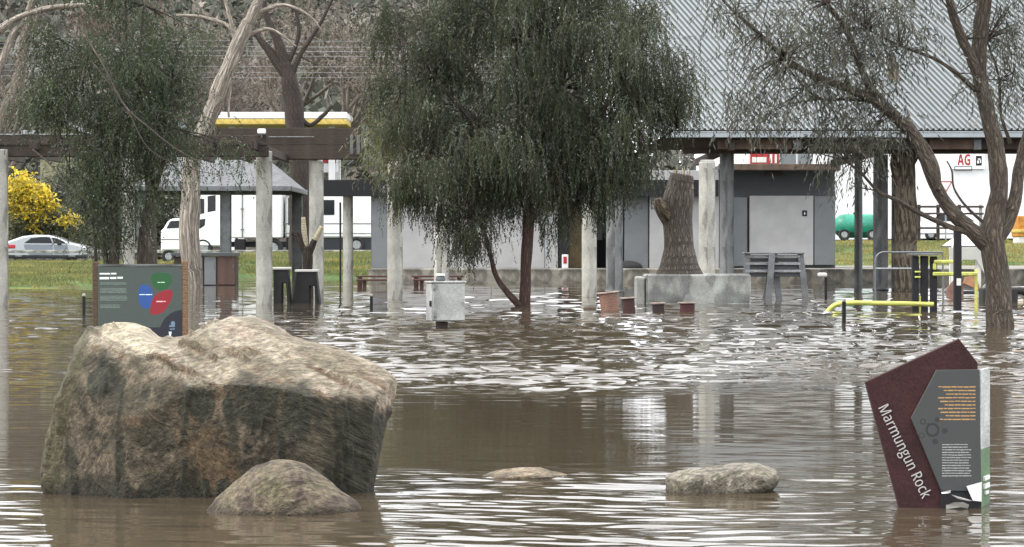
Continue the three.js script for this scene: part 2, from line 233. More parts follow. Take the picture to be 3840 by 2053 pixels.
// ---------------------------------------------------------------- boulders
// an outline (metres, x right, y up from the water) swollen to a solid; paint(p, n) gives the colour
function boulder(outline, o) {
  const N = o.N ?? 260, Mr = o.Mr ?? 140, cx = o.cx ?? 0, cy = o.cy ?? 0.25;
  const polar = outline.map(([x, y]) => [Math.atan2(y - cy, x - cx), Math.hypot(x - cx, y - cy)]).sort((a, b) => a[0] - b[0]);
  const S = phi => { let k = polar.findIndex(q => q[0] > phi); if (k < 0) k = polar.length; const a = polar[(k - 1 + polar.length) % polar.length], b = polar[k % polar.length]; let a0 = a[0], b0 = b[0]; if (k === 0) a0 -= 2 * Math.PI; if (k === polar.length) b0 += 2 * Math.PI; const t = (phi - a0) / (b0 - a0); const ax = a[1] * Math.cos(a0), ay = a[1] * Math.sin(a0), bx = b[1] * Math.cos(b0), by = b[1] * Math.sin(b0), D = [Math.cos(phi), Math.sin(phi)]; const ex = bx - ax, ey = by - ay, den = D[0] * ey - D[1] * ex; return Math.abs(den) < 1e-6 ? mix(a[1], b[1], t) : (ax * ey - ay * ex) / den; };
  const pos = [], idx = [];
  for (let i = 0; i <= Mr; i++) for (let j = 0; j < N; j++) {
    const phi = -Math.PI + (j + 0.5) / N * 2 * Math.PI, t = i / Mr * 2 - 1, front = t < 0 ? 1 : -1; // t -1 front centre, 0 outline, 1 back centre
    const q = Math.abs(t), rho = Math.sin((1 - q) * Math.PI / 2), e = o.pow ?? 3.2, zz = Math.pow(Math.max(0, 1 - Math.pow(rho, e)), 1 / 1.6);
    const r = S(phi) * rho, x = cx + Math.cos(phi) * r, y = cy + Math.sin(phi) * r;
    const lean = o.lean ? o.lean(y) : 0; let z = lean + front * zz * (front > 0 ? o.front : o.back);
    const lx = (x - cx) / (o.half ?? 0.8); if (front > 0) z -= (o.bow ?? 0.16) * lx * lx * zz;
    const v = new THREE.Vector3(x, y, z); for (const [n, p, soft] of o.cuts ?? []) { const h = n.dot(v) - n.dot(p); if (h > -soft) v.addScaledVector(n, -(h > soft ? h : (h + soft) * (h + soft) / (4 * soft))); }
    pos.push(v.x, v.y, v.z);
  }
  for (let i = 0; i < Mr; i++) for (let j = 0; j < N; j++) { const a = i * N + j, b = i * N + (j + 1) % N, c = a + N, e = b + N; idx.push(a, b, c, b, e, c); }
  let g = new THREE.BufferGeometry(); g.setAttribute('position', new THREE.Float32BufferAttribute(pos, 3)); g.setIndex(idx); g.computeVertexNormals();
  { const p = g.attributes.position, n = g.attributes.normal; // facets, cracks and crust
    for (let i = 0; i < p.count; i++) {
      let x = p.getX(i), y = p.getY(i), z = p.getZ(i); const s = o.scale ?? 1, f = fbm(x * 2.6 * s + 3, y * 2.6 * s, z * 2.6 * s, 3), c = Math.abs(noise3(x * 5 * s + 7, y * 7 * s + x * 2, z * 5 * s)), c2 = Math.abs(noise3(x * 11 * s, y * 11 * s, z * 11 * s + 4)), h = fbm(x * 26 * s, y * 26 * s, z * 26 * s, 2);
      const facet = Math.round(f * 5) / 5; const k = (o.rough ?? 1) * (0.075 * f - 0.012 * (1 - sm(0, 0.07, c)) * sm(-0.05, 0.15, facet) - 0.004 * (1 - sm(0, 0.12, c2)) + 0.013 * h) + (o.extra ? o.extra(x, y, z) : 0);
      p.setXYZ(i, x + n.getX(i) * k, y + n.getY(i) * k, z + n.getZ(i) * k);
    } g.computeVertexNormals(); }
  const p = g.attributes.position, n = g.attributes.normal, col = new Float32Array(p.count * 3), uv = new Float32Array(p.count * 2);
  for (let i = 0; i < p.count; i++) { const c = o.paint(p.getX(i), p.getY(i), p.getZ(i), n.getX(i), n.getY(i), n.getZ(i)); col.set(c, i * 3); uv[i * 2] = p.getX(i) * 1.7 + p.getZ(i) * 1.5; uv[i * 2 + 1] = p.getY(i) * 1.7 - p.getZ(i) * 1.0; }
  g.setAttribute('color', new THREE.BufferAttribute(col, 3)); g.setAttribute('uv', new THREE.BufferAttribute(uv, 2)); return g;
}
const rockMat = () => std({ vertexColors: true, map: rep(T.rockTone, 1.3), bumpMap: rep(T.rock, 1.3), bumpScale: 0.018, roughness: 0.9 });
const blend = (a, b, t) => [mix(a[0], b[0], t), mix(a[1], b[1], t), mix(a[2], b[2], t)];
{ // the big boulder; outline surveyed from the photograph at 11.6 m
  const d = 11.6, s = d / FOCAL, ox = 820, oy = 1868, out = [[150, 1830], [152, 1770], [196, 1560], [250, 1310], [290, 1250], [345, 1212], [400, 1205], [470, 1210], [540, 1236], [580, 1278], [620, 1296], [680, 1286], [750, 1246], [830, 1212], [920, 1206], [1000, 1234], [1080, 1280], [1170, 1308], [1250, 1328], [1330, 1355], [1400, 1388], [1455, 1420], [1492, 1452], [1494, 1510], [1475, 1570], [1440, 1700], [1405, 1850]].map(([x, y]) => [(x - ox) * s, (oy - y) * s]);
  out.push([0.64, -0.25], [0.3, -0.5], [-0.3, -0.5], [-0.74, -0.25]);
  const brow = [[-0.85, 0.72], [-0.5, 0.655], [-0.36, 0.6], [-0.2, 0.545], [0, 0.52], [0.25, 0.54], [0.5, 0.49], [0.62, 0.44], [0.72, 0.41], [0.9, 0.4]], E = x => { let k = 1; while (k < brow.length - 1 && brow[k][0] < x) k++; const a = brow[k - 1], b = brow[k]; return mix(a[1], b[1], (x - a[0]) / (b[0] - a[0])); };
  const paint = (x, y, z) => {
    const f = fbm(x * 3.2 + 1, y * 3.2, z * 3.2, 4), g = fbm(x * 9, y * 9 + 5, z * 9, 3), h = fbm(x * 24, y * 24, z * 24, 2), str = fbm(x * 3 + y * 7, y * 16 + x * 9, z * 9, 3), drip = fbm(x * 13, y * 2.4, z * 3 + 2, 3);
    let c = blend([0.26, 0.225, 0.165], [0.4, 0.36, 0.285], sm(-0.25, 0.2, f + 0.6 * str)); c = blend(c, [0.42, 0.335, 0.265], 0.7 * sm(0.05, 0.35, f + 0.4 * str + 0.2 * x));        // weathered crust, pinkish to the right
    c = blend(c, [0.17, 0.11, 0.065], 0.8 * sm(0.12, 0.34, str + 0.4 * g));                                                                              // rusty seams along the bedding
    const peak = sm(0, 0.02, y - 0.655 - 0.03 * g + 0.42 * (x + 0.42)) * sm(0.27, 0.29, -x + 0.05 * g) * sm(-0.61, -0.58, x); c = blend(c, [0.52, 0.47, 0.36], 0.92 * peak * sm(-0.4, 0.0, str + 0.15)); // fresh pale break
    const shadeStain = sm(0.05, -0.06, y - E(x) + 0.11 * g + 0.09 * f); let d = blend([0.058, 0.05, 0.032], [0.1, 0.085, 0.055], sm(-0.2, 0.2, g)); d = blend(d, [0.155, 0.1, 0.052], 0.75 * sm(-0.05, 0.25, f + 0.35 * g + 0.16 - 0.9 * Math.abs(x - 0.02)));   // shade on the front painted in, with lichen brown and tan runs
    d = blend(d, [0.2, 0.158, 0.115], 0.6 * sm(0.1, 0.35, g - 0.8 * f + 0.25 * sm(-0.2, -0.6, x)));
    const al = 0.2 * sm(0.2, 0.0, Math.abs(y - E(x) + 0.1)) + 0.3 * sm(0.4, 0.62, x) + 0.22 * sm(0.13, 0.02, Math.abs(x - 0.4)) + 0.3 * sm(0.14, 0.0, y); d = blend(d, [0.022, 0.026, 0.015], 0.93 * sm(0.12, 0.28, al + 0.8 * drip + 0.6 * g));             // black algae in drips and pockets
    c = blend(c, d, 0.94 * shadeStain);
    c = blend(c, blend([0.085, 0.082, 0.042], [0.14, 0.128, 0.078], sm(-0.1, 0.3, drip)), 0.88 * sm(0.02, -0.05, x + 0.62 - 0.16 * (y - 0.3) + 0.06 * g));                        // olive moss on the left flank
    c = blend(c, [0.03, 0.027, 0.018], 0.85 * sm(0.07, 0.0, y + 0.06 * f + 0.06 * g));                                                                    // wet silt line at the water
    const k = 1 + 0.35 * h + 0.15 * g; return c.map(v => Math.max(0.01, v * k));
  };
  const nv = (...a) => new THREE.Vector3(...a).normalize(), pv = (...a) => new THREE.Vector3(...a);
  const cuts = [[nv(0.04, -0.1, 1), pv(0, 0.3, 0.37), 0.012], [nv(-0.55, -0.02, 0.83), pv(-0.6, 0.3, 0.22), 0.012], [nv(0.55, -0.14, 0.84), pv(0.52, 0.25, 0.27), 0.012], [nv(0.1, 0.86, 0.5), pv(0.1, 0.535, 0.33), 0.012], [nv(0.36, 0.8, 0.46), pv(0.68, 0.435, 0.19), 0.012], [nv(-0.25, 0.5, 0.83), pv(-0.35, 0.56, 0.26), 0.012], [nv(0.93, -0.06, 0.36), pv(0.74, 0.25, 0.05), 0.012], [nv(-0.95, 0.2, 0.24), pv(-0.775, 0.3, 0.02), 0.02]];
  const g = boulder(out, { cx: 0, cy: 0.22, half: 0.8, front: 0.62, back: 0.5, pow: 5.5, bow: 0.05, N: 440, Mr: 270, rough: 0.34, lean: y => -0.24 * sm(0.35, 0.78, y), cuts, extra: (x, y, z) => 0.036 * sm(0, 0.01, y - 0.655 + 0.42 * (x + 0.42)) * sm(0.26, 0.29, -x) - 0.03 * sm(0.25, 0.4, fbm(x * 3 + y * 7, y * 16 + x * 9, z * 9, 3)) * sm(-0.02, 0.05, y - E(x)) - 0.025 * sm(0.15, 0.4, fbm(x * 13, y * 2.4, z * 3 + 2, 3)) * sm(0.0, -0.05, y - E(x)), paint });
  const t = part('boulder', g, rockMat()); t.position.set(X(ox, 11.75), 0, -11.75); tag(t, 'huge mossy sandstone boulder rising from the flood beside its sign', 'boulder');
}
const smallPaint = (base, dark) => (x, y, z) => { const f = fbm(x * 7 + 2, y * 7, z * 7, 4), g = fbm(x * 19, y * 19 + 5, z * 19, 3), h = fbm(x * 46, y * 46, z * 46, 2); let c = blend(base, dark, sm(-0.05, 0.22, f + 0.4 * g)); c = blend(c, [0.1, 0.1, 0.045], 0.5 * sm(0.1, 0.3, -f)); c = blend(c, [0.05, 0.04, 0.025], 0.8 * sm(0.04, 0.0, y + 0.03 * g)); return c.map(v => Math.max(0.012, v * (1 + 0.5 * h + 0.2 * g))); };
function lowRock(name, pts, d, ox, oy, o, label) {
  const s = d / FOCAL, out = pts.map(([x, y]) => [(x - ox) * s, (oy - y) * s]), xs = out.map(q => q[0]), a = Math.min(...xs), b = Math.max(...xs); out.push([b * 0.9, -0.2], [b * 0.3, -0.3], [a * 0.3, -0.3], [a * 0.9, -0.2]);
  const g = boulder(out, { cx: 0, cy: 0.01, half: (b - a) / 2, ...o }), t = part(name, g, rockMat()); t.position.set(X(ox, d), 0, -d); return tag(t, label, 'rock');
}
lowRock('boulder', [[765, 1918], [800, 1880], [880, 1810], [960, 1752], [1030, 1731], [1080, 1727], [1150, 1748], [1220, 1800], [1290, 1855], [1338, 1890], [1352, 1916]], 10.9, 1060, 1918, { cy: 0.0, front: 0.24, back: 0.25, pow: 2.3, scale: 1.9, rough: 0.24, bow: 0.03, paint: smallPaint([0.19, 0.158, 0.108], [0.085, 0.062, 0.05]) }, 'rounded brown rock at the foot of the huge boulder');
lowRock('flat_rock', [[1798, 1789], [1830, 1780], [1880, 1766], [1950, 1757], [2020, 1759], [2060, 1766], [2075, 1774], [2125, 1780], [2128, 1788]], 12.5, 1960, 1788, { front: 0.2, back: 0.2, pow: 2.4, scale: 2.4, rough: 0.18, bow: 0.05, paint: smallPaint([0.37, 0.3, 0.215], [0.3, 0.235, 0.165]) }, 'flat tan rock barely breaking the water surface');
lowRock('flat_rock', [[2494, 1848], [2496, 1790], [2560, 1772], [2640, 1762], [2740, 1748], [2840, 1742], [2880, 1755], [2918, 1775], [2926, 1800], [2915, 1826], [2895, 1846]], 11.75, 2710, 1846, { front: 0.16, back: 0.2, pow: 6, scale: 2.2, rough: 0.2, bow: 0.0, N: 360, paint: smallPaint([0.29, 0.265, 0.22], [0.13, 0.12, 0.095]) }, 'long grey granite block low in the water beside the maroon sign');

// ---------------------------------------------------------------- foliage
// leaf sprays: every leaf is a small folded blade on a drooping strand; colour varies by strand and by leaf
function leaves(seed, sprays, o) {
  const R = rng(seed), pos = [], nor = [], col = [], idx = [], v = new THREE.Vector3(), a = new THREE.Vector3(), side = new THREE.Vector3(), n = new THREE.Vector3(), t = new THREE.Vector3(), g = () => R() + R() + R() - 1.5;
  for (const sp of sprays) {
    const dir = new THREE.Vector3(g(), g() * 0.6 + (o.rise ?? 0), g()).normalize(), p = sp.clone(), m = Math.round(mix(o.per * 0.6, o.per * 1.4, R())), len = mix(0.6, 1.4, R()) * o.strand / m, tone = mix(...(o.tone ?? [0.7, 1.28]), R()) * (sp.tone ?? 1), hue = R();
    for (let k = 0; k < m; k++) {
      dir.y -= o.droop; dir.x += g() * 0.12; dir.z += g() * 0.12; dir.normalize(); p.addScaledVector(dir, len);
      t.copy(dir).multiplyScalar(0.6).add(v.set(g() * o.spread, g() * o.spread * 0.7 - o.hang, g() * o.spread)).normalize();
      side.set(g(), g() * 0.5, g()).cross(t).normalize(); n.crossVectors(side, t).normalize(); a.copy(p); if (sp.c) { a.sub(sp.c).normalize(); a.y += 0.25; } else a.set(0, 1, 0); const flip = n.dot(a) < 0; if (flip) { n.negate(); side.negate(); } if (sp.c) n.multiplyScalar(0.45).addScaledVector(a, 0.6).normalize();
      const L = o.leaf * mix(0.6, 1.3, R()), W = o.width * mix(0.7, 1.3, R()) * 0.5, i = pos.length / 3;
      a.copy(p).addScaledVector(t, L * 0.45);
      pos.push(p.x, p.y, p.z, a.x + side.x * W, a.y + side.y * W, a.z + side.z * W, a.x - side.x * W, a.y - side.y * W, a.z - side.z * W, p.x + t.x * L, p.y + t.y * L, p.z + t.z * L);
      const c = o.color(hue, R()), s = tone * mix(0.9, 1.1, R());
      for (let q = 0; q < 4; q++) { nor.push(n.x, n.y, n.z); col.push(c[0] * s, c[1] * s, c[2] * s); }
      idx.push(i, i + 1, i + 2, i + 1, i + 3, i + 2);
    }
  }
  const G = new THREE.BufferGeometry(); G.setAttribute('position', new THREE.Float32BufferAttribute(pos, 3)); G.setAttribute('normal', new THREE.Float32BufferAttribute(nor, 3)); G.setAttribute('color', new THREE.Float32BufferAttribute(col, 3)); G.setIndex(idx); return G;
}
M.leaf = phys({ vertexColors: true, roughness: 1, transmission: 0.45, thickness: 0, specularIntensity: 0.5 });
M.scrub = std({ vertexColors: true, roughness: 0.95 });
function branches(o, list, m) { for (const g of list) { local(o, g); part('branch', g, m, o); } }
function twigMass(o, list, m) { const g = merge(list); local(o, g); part('twigs', g, m, o).userData.kind = 'stuff'; }
// points through a crown made of lobes [px, py, rx, ry, count, depth offset, rz]; lobes break into twig-tip clumps so that gaps stay
function lobes(seed, d, list, clump = 9, cr = 0.34) {
  const R = rng(seed), out = [], g = () => R() + R() + R() - 1.5;
  for (const [px, py, rx, ry, count, off = 0, rz = 1.4] of list) for (let i = 0; i < count / clump; i++) {
    let x, y, z; do { x = R() * 2 - 1; y = R() * 2 - 1; z = R() * 2 - 1; } while (x * x + y * y + z * z > 1); const dd = d + off, c = new THREE.Vector3(X(px + x * rx, dd), Y(py + y * ry, dd), -dd + z * rz);
    const tone = mix(0.6, 1.35, R()); for (let k = 0; k < clump; k++) { const v = new THREE.Vector3(c.x + g() * cr, c.y + g() * cr * 0.8, c.z + g() * cr); v.tone = tone; v.c = c; out.push(v); }
  }
  return out;
}
// twigs from a few forks to some of the clump points
function twigs(seed, from, points, every, r = 0.012) {
  const R = rng(seed), out = [];
  for (let i = 0; i < points.length; i += every) { const p = points[i]; let b = from[0], bd = 1e9; for (const f of from) { const q = p.distanceTo(f) * (1 + 0.3 * R()); if (q < bd) { bd = q; b = f; } } const m = b.clone().lerp(p, 0.5).add(new THREE.Vector3((R() - 0.5) * 0.3, 0.18 * bd * R(), (R() - 0.5) * 0.3)); out.push(limb([[b.x, b.y, b.z, r * 1.6], [m.x, m.y, m.z, r], [p.x, p.y, p.z, r * 0.4]], 5, 0.1, 4, i)); }
  return out;
}
const V = j => j.map(q => new THREE.Vector3(q[0], q[1], q[2]));
function local(o, ...geos) { for (const g of geos) g.translate(-o.position.x, -o.position.y, -o.position.z); }

{ // the dense dark tree in the middle, standing in the flood
  const d = 48.75, o = thing('flooded_tree', 'dense dark green weeping tree with reddish trunk in mid flood', 'tree', [X(1968, d), 0, -d]);
  const trunk = joints([[1968, 1270, 23], [1968, 1150, 22], [1972, 1000, 20], [1978, 900, 21], [1982, 820, 23], [1975, 740, 20], [1962, 600, 17], [1950, 400, 13], [1940, 150, 9], [1935, -150, 5]], d);
  const fork = joints([[1985, 830, 16], [2035, 760, 13], [2110, 640, 11, -0.3], [2240, 460, 8, -0.4], [2350, 250, 5, -0.5]], d), f2 = joints([[1972, 780, 14], [1900, 640, 11, -0.5], [1780, 470, 8, -0.8], [1620, 280, 5, -1]], d), f3 = joints([[1968, 700, 12], [2000, 540, 9, 0.8], [2100, 330, 7, 1.2], [2180, 60, 4, 1.2]], d), f4 = joints([[2070, 700, 9], [2240, 640, 7], [2400, 570, 5], [2540, 480, 3]], d);
  const low = joints([[1964, 1165, 15], [1940, 1138, 14], [1900, 1095, 12], [1862, 1040, 10], [1840, 960, 9], [1822, 890, 8], [1790, 820, 6], [1740, 740, 4]], d, i => -0.05 * i);
  const pts = lobes(71, d, [[1585, 230, 195, 230, 850, 0.2, 1.4], [1900, 100, 380, 280, 1900, 0, 1.8], [2230, 160, 320, 280, 1500, 0, 1.8], [2440, 370, 150, 160, 420, 0.3, 1], [2540, 400, 90, 85, 170, 0.2, 0.7], [1630, 560, 205, 170, 850, 0, 1.4], [1930, 510, 380, 210, 1900, 0, 1.8], [2270, 510, 260, 160, 1100, 0, 1.5], [1690, 740, 190, 95, 520, 0, 1.1], [1960, 670, 250, 75, 520, 0.3, 1.4], [2150, 680, 200, 75, 450, 0, 1.1], [2340, 630, 120, 60, 220, 0, 0.9], [1740, 850, 120, 50, 170, -0.3, 0.6], [2080, 790, 50, 50, 50, 0.2, 0.5], [1490, 430, 90, 160, 210, 0.4, 0.8], [1900, -160, 560, 220, 1500, 0, 2], [1460, 120, 80, 120, 100, 0.4, 0.7], [2580, 300, 50, 120, 45, 0.3, 0.5], [1560, 700, 60, 50, 50, 0, 0.5], [2330, 260, 130, 190, 460, 0.6, 0.9], [2380, 60, 110, 110, 200, 0.6, 0.8]], 42, 0.36);
  const G = leaves(72, pts, { per: 26, strand: 0.6, droop: 0.15, spread: 0.75, hang: 0.28, leaf: 0.058, width: 0.0185, tone: [0.86, 1.14], color: (h, r) => h < 0.16 ? [0.076, 0.084, 0.037] : h < 0.5 ? [0.054, 0.069, 0.039] : h < 0.6 ? [0.076, 0.073, 0.043] : [0.062, 0.071, 0.039] });
  const yel = leaves(73, lobes(74, d, [[1450, 480, 70, 110, 150, 0.6, 0.7], [1450, 600, 50, 50, 40, 0.6, 0.5], [1500, 640, 80, 50, 50, 0, 0.6]], 10, 0.3), { per: 12, strand: 0.6, droop: 0.1, spread: 0.6, hang: 0.2, leaf: 0.1, width: 0.016, color: () => [0.16, 0.165, 0.07] });
  const T1 = limb(trunk, 14, 0.1, 6, 3); branches(o, [limb(low, 10, 0.1, 6, 8)], M.barkRed); branches(o, [limb(fork, 10, 0.1, 5, 1), limb(f2, 10, 0.1, 5, 2), limb(f3, 8, 0.1, 5, 4), limb(f4, 8, 0.1, 5, 5)], M.barkDark); twigMass(o, twigs(75, V([...trunk.slice(5), ...fork, ...f2, ...f3, ...f4, ...low.slice(4)]), pts, 37, 0.012), M.barkDark);
  local(o, G, yel, T1); part('trunk', T1, M.barkRed, o); part('crown', G, M.leaf, o); part('new_growth', yel, M.leaf, o);
}
{ // the eucalypt on the right
  const d = 35.75, o = thing('gum_tree', 'rough barked gum tree with forked trunk before the corrugated roof', 'tree', [X(3750, d), 0, -d]), L = (l, dz) => joints(l.map(([x, y, r]) => [x, y, r * (y < 890 ? 0.88 : 0.96)]), d, dz);
  const trunk = L([[3752, 1330, 56], [3752, 1232, 53], [3747, 1150, 50], [3738, 1040, 47], [3725, 950, 48], [3718, 885, 55], [3735, 800, 46], [3746, 700, 40], [3738, 580, 37], [3708, 440, 34], [3686, 340, 34], [3672, 230, 31], [3678, 100, 32], [3692, 0, 31], [3700, -160, 26], [3690, -330, 18], [3650, -480, 8]]);
  const left = L([[3722, 925, 42], [3640, 862, 33], [3572, 795, 30], [3514, 705, 28], [3474, 605, 28], [3420, 500, 29], [3350, 430, 26], [3270, 372, 21], [3160, 325, 18], [3050, 285, 15], [2940, 215, 12], [2850, 130, 9], [2760, 50, 7], [2680, -30, 4]], i => -0.07 * i);
  const side = L([[3520, 715, 15], [3512, 630, 15], [3480, 560, 15], [3440, 500, 12], [3400, 440, 9]], i => 0.1 * i - 0.3), up = L([[3330, 415, 20], [3262, 330, 18], [3215, 215, 15], [3170, 110, 13], [3100, 10, 10], [3040, -100, 6]], i => -0.4 - 0.12 * i);
  const low = L([[3700, 920, 16], [3640, 878, 14], [3560, 850, 12], [3450, 800, 10], [3370, 755, 9], [3290, 715, 7], [3240, 660, 6], [3170, 600, 4]], i => -0.1 * i), right = L([[3738, 890, 36], [3785, 820, 32], [3808, 740, 28], [3822, 640, 26], [3850, 520, 24], [3888, 360, 20], [3930, 150, 14], [3950, -80, 7]], i => 0.08 * i);
  const upl = L([[3690, 350, 24], [3655, 250, 23], [3610, 150, 21], [3575, 60, 19], [3555, -20, 17], [3520, -140, 12], [3470, -260, 5]], i => -0.1 * i), thin = L([[3660, 340, 12], [3590, 278, 10], [3503, 220, 8], [3376, 173, 6], [3250, 110, 4]], i => -0.15 * i), thin2 = L([[3705, 850, 8], [3620, 770, 6], [3578, 705, 5], [3570, 640, 4], [3552, 605, 3]], i => 0.1 * i), cross = L([[3270, 380, 9], [3180, 372, 8], [3080, 372, 6], [3020, 330, 5], [2950, 250, 4]], i => -0.4), twr = L([[3790, 540, 9], [3752, 420, 7], [3748, 300, 6], [3700, 150, 4]], i => 0.5);
  const pts = lobes(81, d, [[2900, 120, 170, 150, 200, -1, 0.9], [3090, 260, 200, 130, 260, -0.8, 1], [3180, 60, 240, 120, 300, -0.6, 1], [2800, 330, 80, 130, 80, -1, 0.5], [3330, 160, 150, 160, 190, -0.4, 0.8], [3260, 440, 130, 70, 120, -0.4, 0.7], [3000, 400, 150, 60, 90, -0.8, 0.6], [2840, 430, 60, 50, 45, -0.9, 0.4], [3790, 110, 110, 150, 200, 0.4, 0.9], [3770, 330, 80, 110, 60, 0.4, 0.6], [3120, 520, 140, 45, 90, -0.5, 0.6], [3190, 620, 80, 50, 35, -0.4, 0.4], [2700, 20, 70, 80, 50, -1, 0.4], [3250, -150, 420, 130, 420, -0.4, 1.2], [3800, -150, 250, 170, 300, 0, 1.2], [3640, 310, 50, 45, 20, -0.3, 0.3], [3290, 540, 60, 40, 25, -0.5, 0.4]], 6, 0.2);
  const G = leaves(82, pts, { per: 8, strand: 0.48, droop: 0.16, spread: 0.6, hang: 0.45, leaf: 0.1, width: 0.019, color: (h, r) => h < 0.35 ? [0.109, 0.106, 0.083] : [0.076, 0.081, 0.058] });
  const T1 = limb(trunk, 16, 0.16, 6, 5); branches(o, [limb(left, 12, 0.14, 6, 1), limb(side, 8, 0.12, 5, 2), limb(up, 8, 0.12, 5, 3), limb(low, 8, 0.14, 5, 4), limb(right, 12, 0.14, 5, 6), limb(upl, 10, 0.12, 5, 7), limb(thin, 6, 0.1, 4, 8), limb(thin2, 6, 0.1, 4, 9), limb(cross, 6, 0.1, 4, 9), limb(twr, 6, 0.1, 4, 9)], M.barkBrown); twigMass(o, twigs(83, V([...left.slice(5), ...up, ...low.slice(4), ...right.slice(4), ...upl.slice(2), ...thin, ...cross, ...twr]), pts, 6, 0.007), M.barkBrown);
  local(o, G, T1); part('trunk', T1, M.barkBrown, o); part('crown', G, M.leaf, o);
}
{ // the dark tree on the left, behind the information board
  const d = 44, o = thing('flooded_tree', 'dark green many stemmed tree behind the information board', 'tree', [X(440, d), 0, -d]), L = l => joints(l, d);
  const st = [L([[395, 1260, 12], [398, 1000, 11], [385, 880, 10], [400, 700, 8], [380, 480, 6], [330, 250, 4]]), L([[430, 1260, 22], [425, 1000, 20], [432, 850, 17], [420, 700, 14], [440, 480, 10], [470, 200, 6], [470, -100, 3]]), L([[560, 1260, 34], [562, 1000, 30], [556, 850, 27], [566, 720, 22, 0.1], [545, 540, 14], [520, 300, 9], [540, 20, 4]]), L([[520, 1260, 18], [528, 980, 16], [540, 820, 13], [590, 680, 10], [640, 480, 7], [650, 300, 4]]), L([[350, 1250, 8], [358, 980, 7], [345, 850, 7], [300, 760, 6], [260, 640, 4], [220, 480, 3]])];
  const pts = lobes(91, d, [[430, 300, 260, 260, 1500, 0.3, 1.4], [560, 180, 170, 180, 520, 0.4, 1.1], [380, 600, 110, 110, 300, -0.2, 0.7], [500, 660, 120, 150, 380, -0.2, 0.8], [610, 400, 130, 200, 480, 0, 1], [190, 350, 110, 140, 230, 0.3, 0.7], [230, 190, 110, 130, 230, 0.4, 0.8], [400, -150, 330, 150, 600, 0.3, 1.3], [420, 820, 110, 90, 120, -0.2, 0.5], [690, 570, 90, 45, 60, -0.2, 0.5], [850, 580, 70, 30, 40, -0.2, 0.4], [320, 760, 70, 70, 60, -0.2, 0.4], [690, 250, 60, 80, 70, 0.2, 0.5], [470, 440, 150, 100, 300, 0, 1], [130, 420, 70, 60, 60, 0.2, 0.5], [700, 130, 70, 60, 60, 0.2, 0.5]], 30, 0.34);
  const G = leaves(92, pts, { per: 19, strand: 0.55, droop: 0.11, spread: 0.7, hang: 0.2, leaf: 0.052, width: 0.019, tone: [0.86, 1.14], color: h => h < 0.25 ? [0.068, 0.086, 0.035] : h < 0.6 ? [0.048, 0.067, 0.033] : [0.055, 0.072, 0.038] });
  const twig = [[300, 60], [330, 150], [390, 250], [470, 400], [560, 480], [640, 545], [715, 592]].map(([x, y], i) => { const dd = d - 1.4; return [X(x, dd), Y(y, dd), -dd, 0.02 - 0.002 * i]; }), twig2 = [[300, 330], [330, 230], [420, 330], [480, 420], [560, 560], [700, 630], [840, 660]].map(([x, y], i) => { const dd = d - 1.2; return [X(x, dd), Y(y, dd), -dd, 0.013 - 0.0012 * i]; }), twig3 = [[120, 560], [180, 610], [250, 690], [330, 760]].map(([x, y], i) => { const dd = d - 1; return [X(x, dd), Y(y, dd), -dd, 0.014 - 0.0015 * i]; });
  const bm = barkMat(0.13, 0.115, 0.1); st.forEach((s, i) => { const g = limb(s, 10, 0.2, 6, i * 3); local(o, g); part('trunk', g, bm, o); }); twigMass(o, twigs(93, V(st.flatMap(s => s.slice(3))), pts, 40, 0.01), M.barkDark); branches(o, [limb(twig, 6, 0.1, 5, 1), limb(twig2, 6, 0.1, 5, 2), limb(twig3, 6, 0.1, 5, 2)], M.barkGrey);
  local(o, G); part('crown', G, M.leaf, o);
}
{ // pale leaning paperbark
  const d = 72, o = thing('paperbark_tree', 'pale flaky barked tree leaning right past the pergola beam', 'tree', [X(715, d), 0, -d]), L = l => joints(l, d);
  const t = L([[735, 1120, 30], [728, 1070, 32], [718, 980, 37], [708, 850, 38], [714, 720, 36], [722, 600, 33], [752, 530, 34], [785, 440, 33], [822, 340, 29], [858, 250, 28], [893, 170, 27], [925, 100, 25], [955, 40, 20], [985, -60, 15], [1000, -220, 8]]);
  const b = [L([[925, 110, 14], [945, 60, 12], [950, 20, 10], [985, 0, 9], [1040, -60, 6]]), L([[900, 165, 12], [868, 110, 10], [830, 85, 7], [740, 62, 6], [660, 58, 5]]), L([[905, 150, 11], [960, 120, 9], [1010, 110, 7], [1060, 135, 5], [1110, 175, 4]]), L([[860, 262, 9], [862, 330, 7], [856, 400, 6], [858, 440, 4]]), L([[890, 180, 9], [860, 60, 7], [830, -40, 5]]), L([[940, 60, 10], [1060, 20, 7], [1160, 60, 5], [1210, 120, 3]])];
  const T1 = limb(t, 14, 0.22, 7, 4); branches(o, b.map((q, i) => limb(q, 7, 0.15, 5, i)), M.barkCream); local(o, T1); part('trunk', T1, M.barkPale, o);
}
{ // dark trunk behind the pergola
  const d = 98, o = thing('dark_trunked_tree', 'dark bare tree trunk standing behind the pergola beam', 'tree', [X(1120, d), groundHeight(X(1120, d), d), -d]), L = l => joints(l, d);
  const t = L([[1135, 1010, 52], [1130, 850, 46], [1122, 650, 40], [1110, 500, 36], [1098, 380, 34], [1085, 300, 31], [1065, 230, 24], [1040, 150, 18], [1000, 60, 12], [980, -80, 7]]), b = [L([[1080, 290, 22], [1035, 230, 18], [1000, 180, 15], [960, 130, 10], [900, 60, 6]]), L([[1110, 420, 12], [1160, 470, 9], [1215, 430, 8], [1245, 395, 7]]), L([[1085, 300, 14], [1130, 200, 10], [1200, 90, 7], [1260, -30, 5]]), L([[1075, 250, 10], [1120, 130, 8], [1100, 0, 5]])];
  const T1 = limb(t, 12, 0.16, 6, 9); branches(o, b.map((q, i) => limb(q, 7, 0.14, 5, i)), M.barkDark); local(o, T1); part('trunk', T1, M.barkDark, o);
}
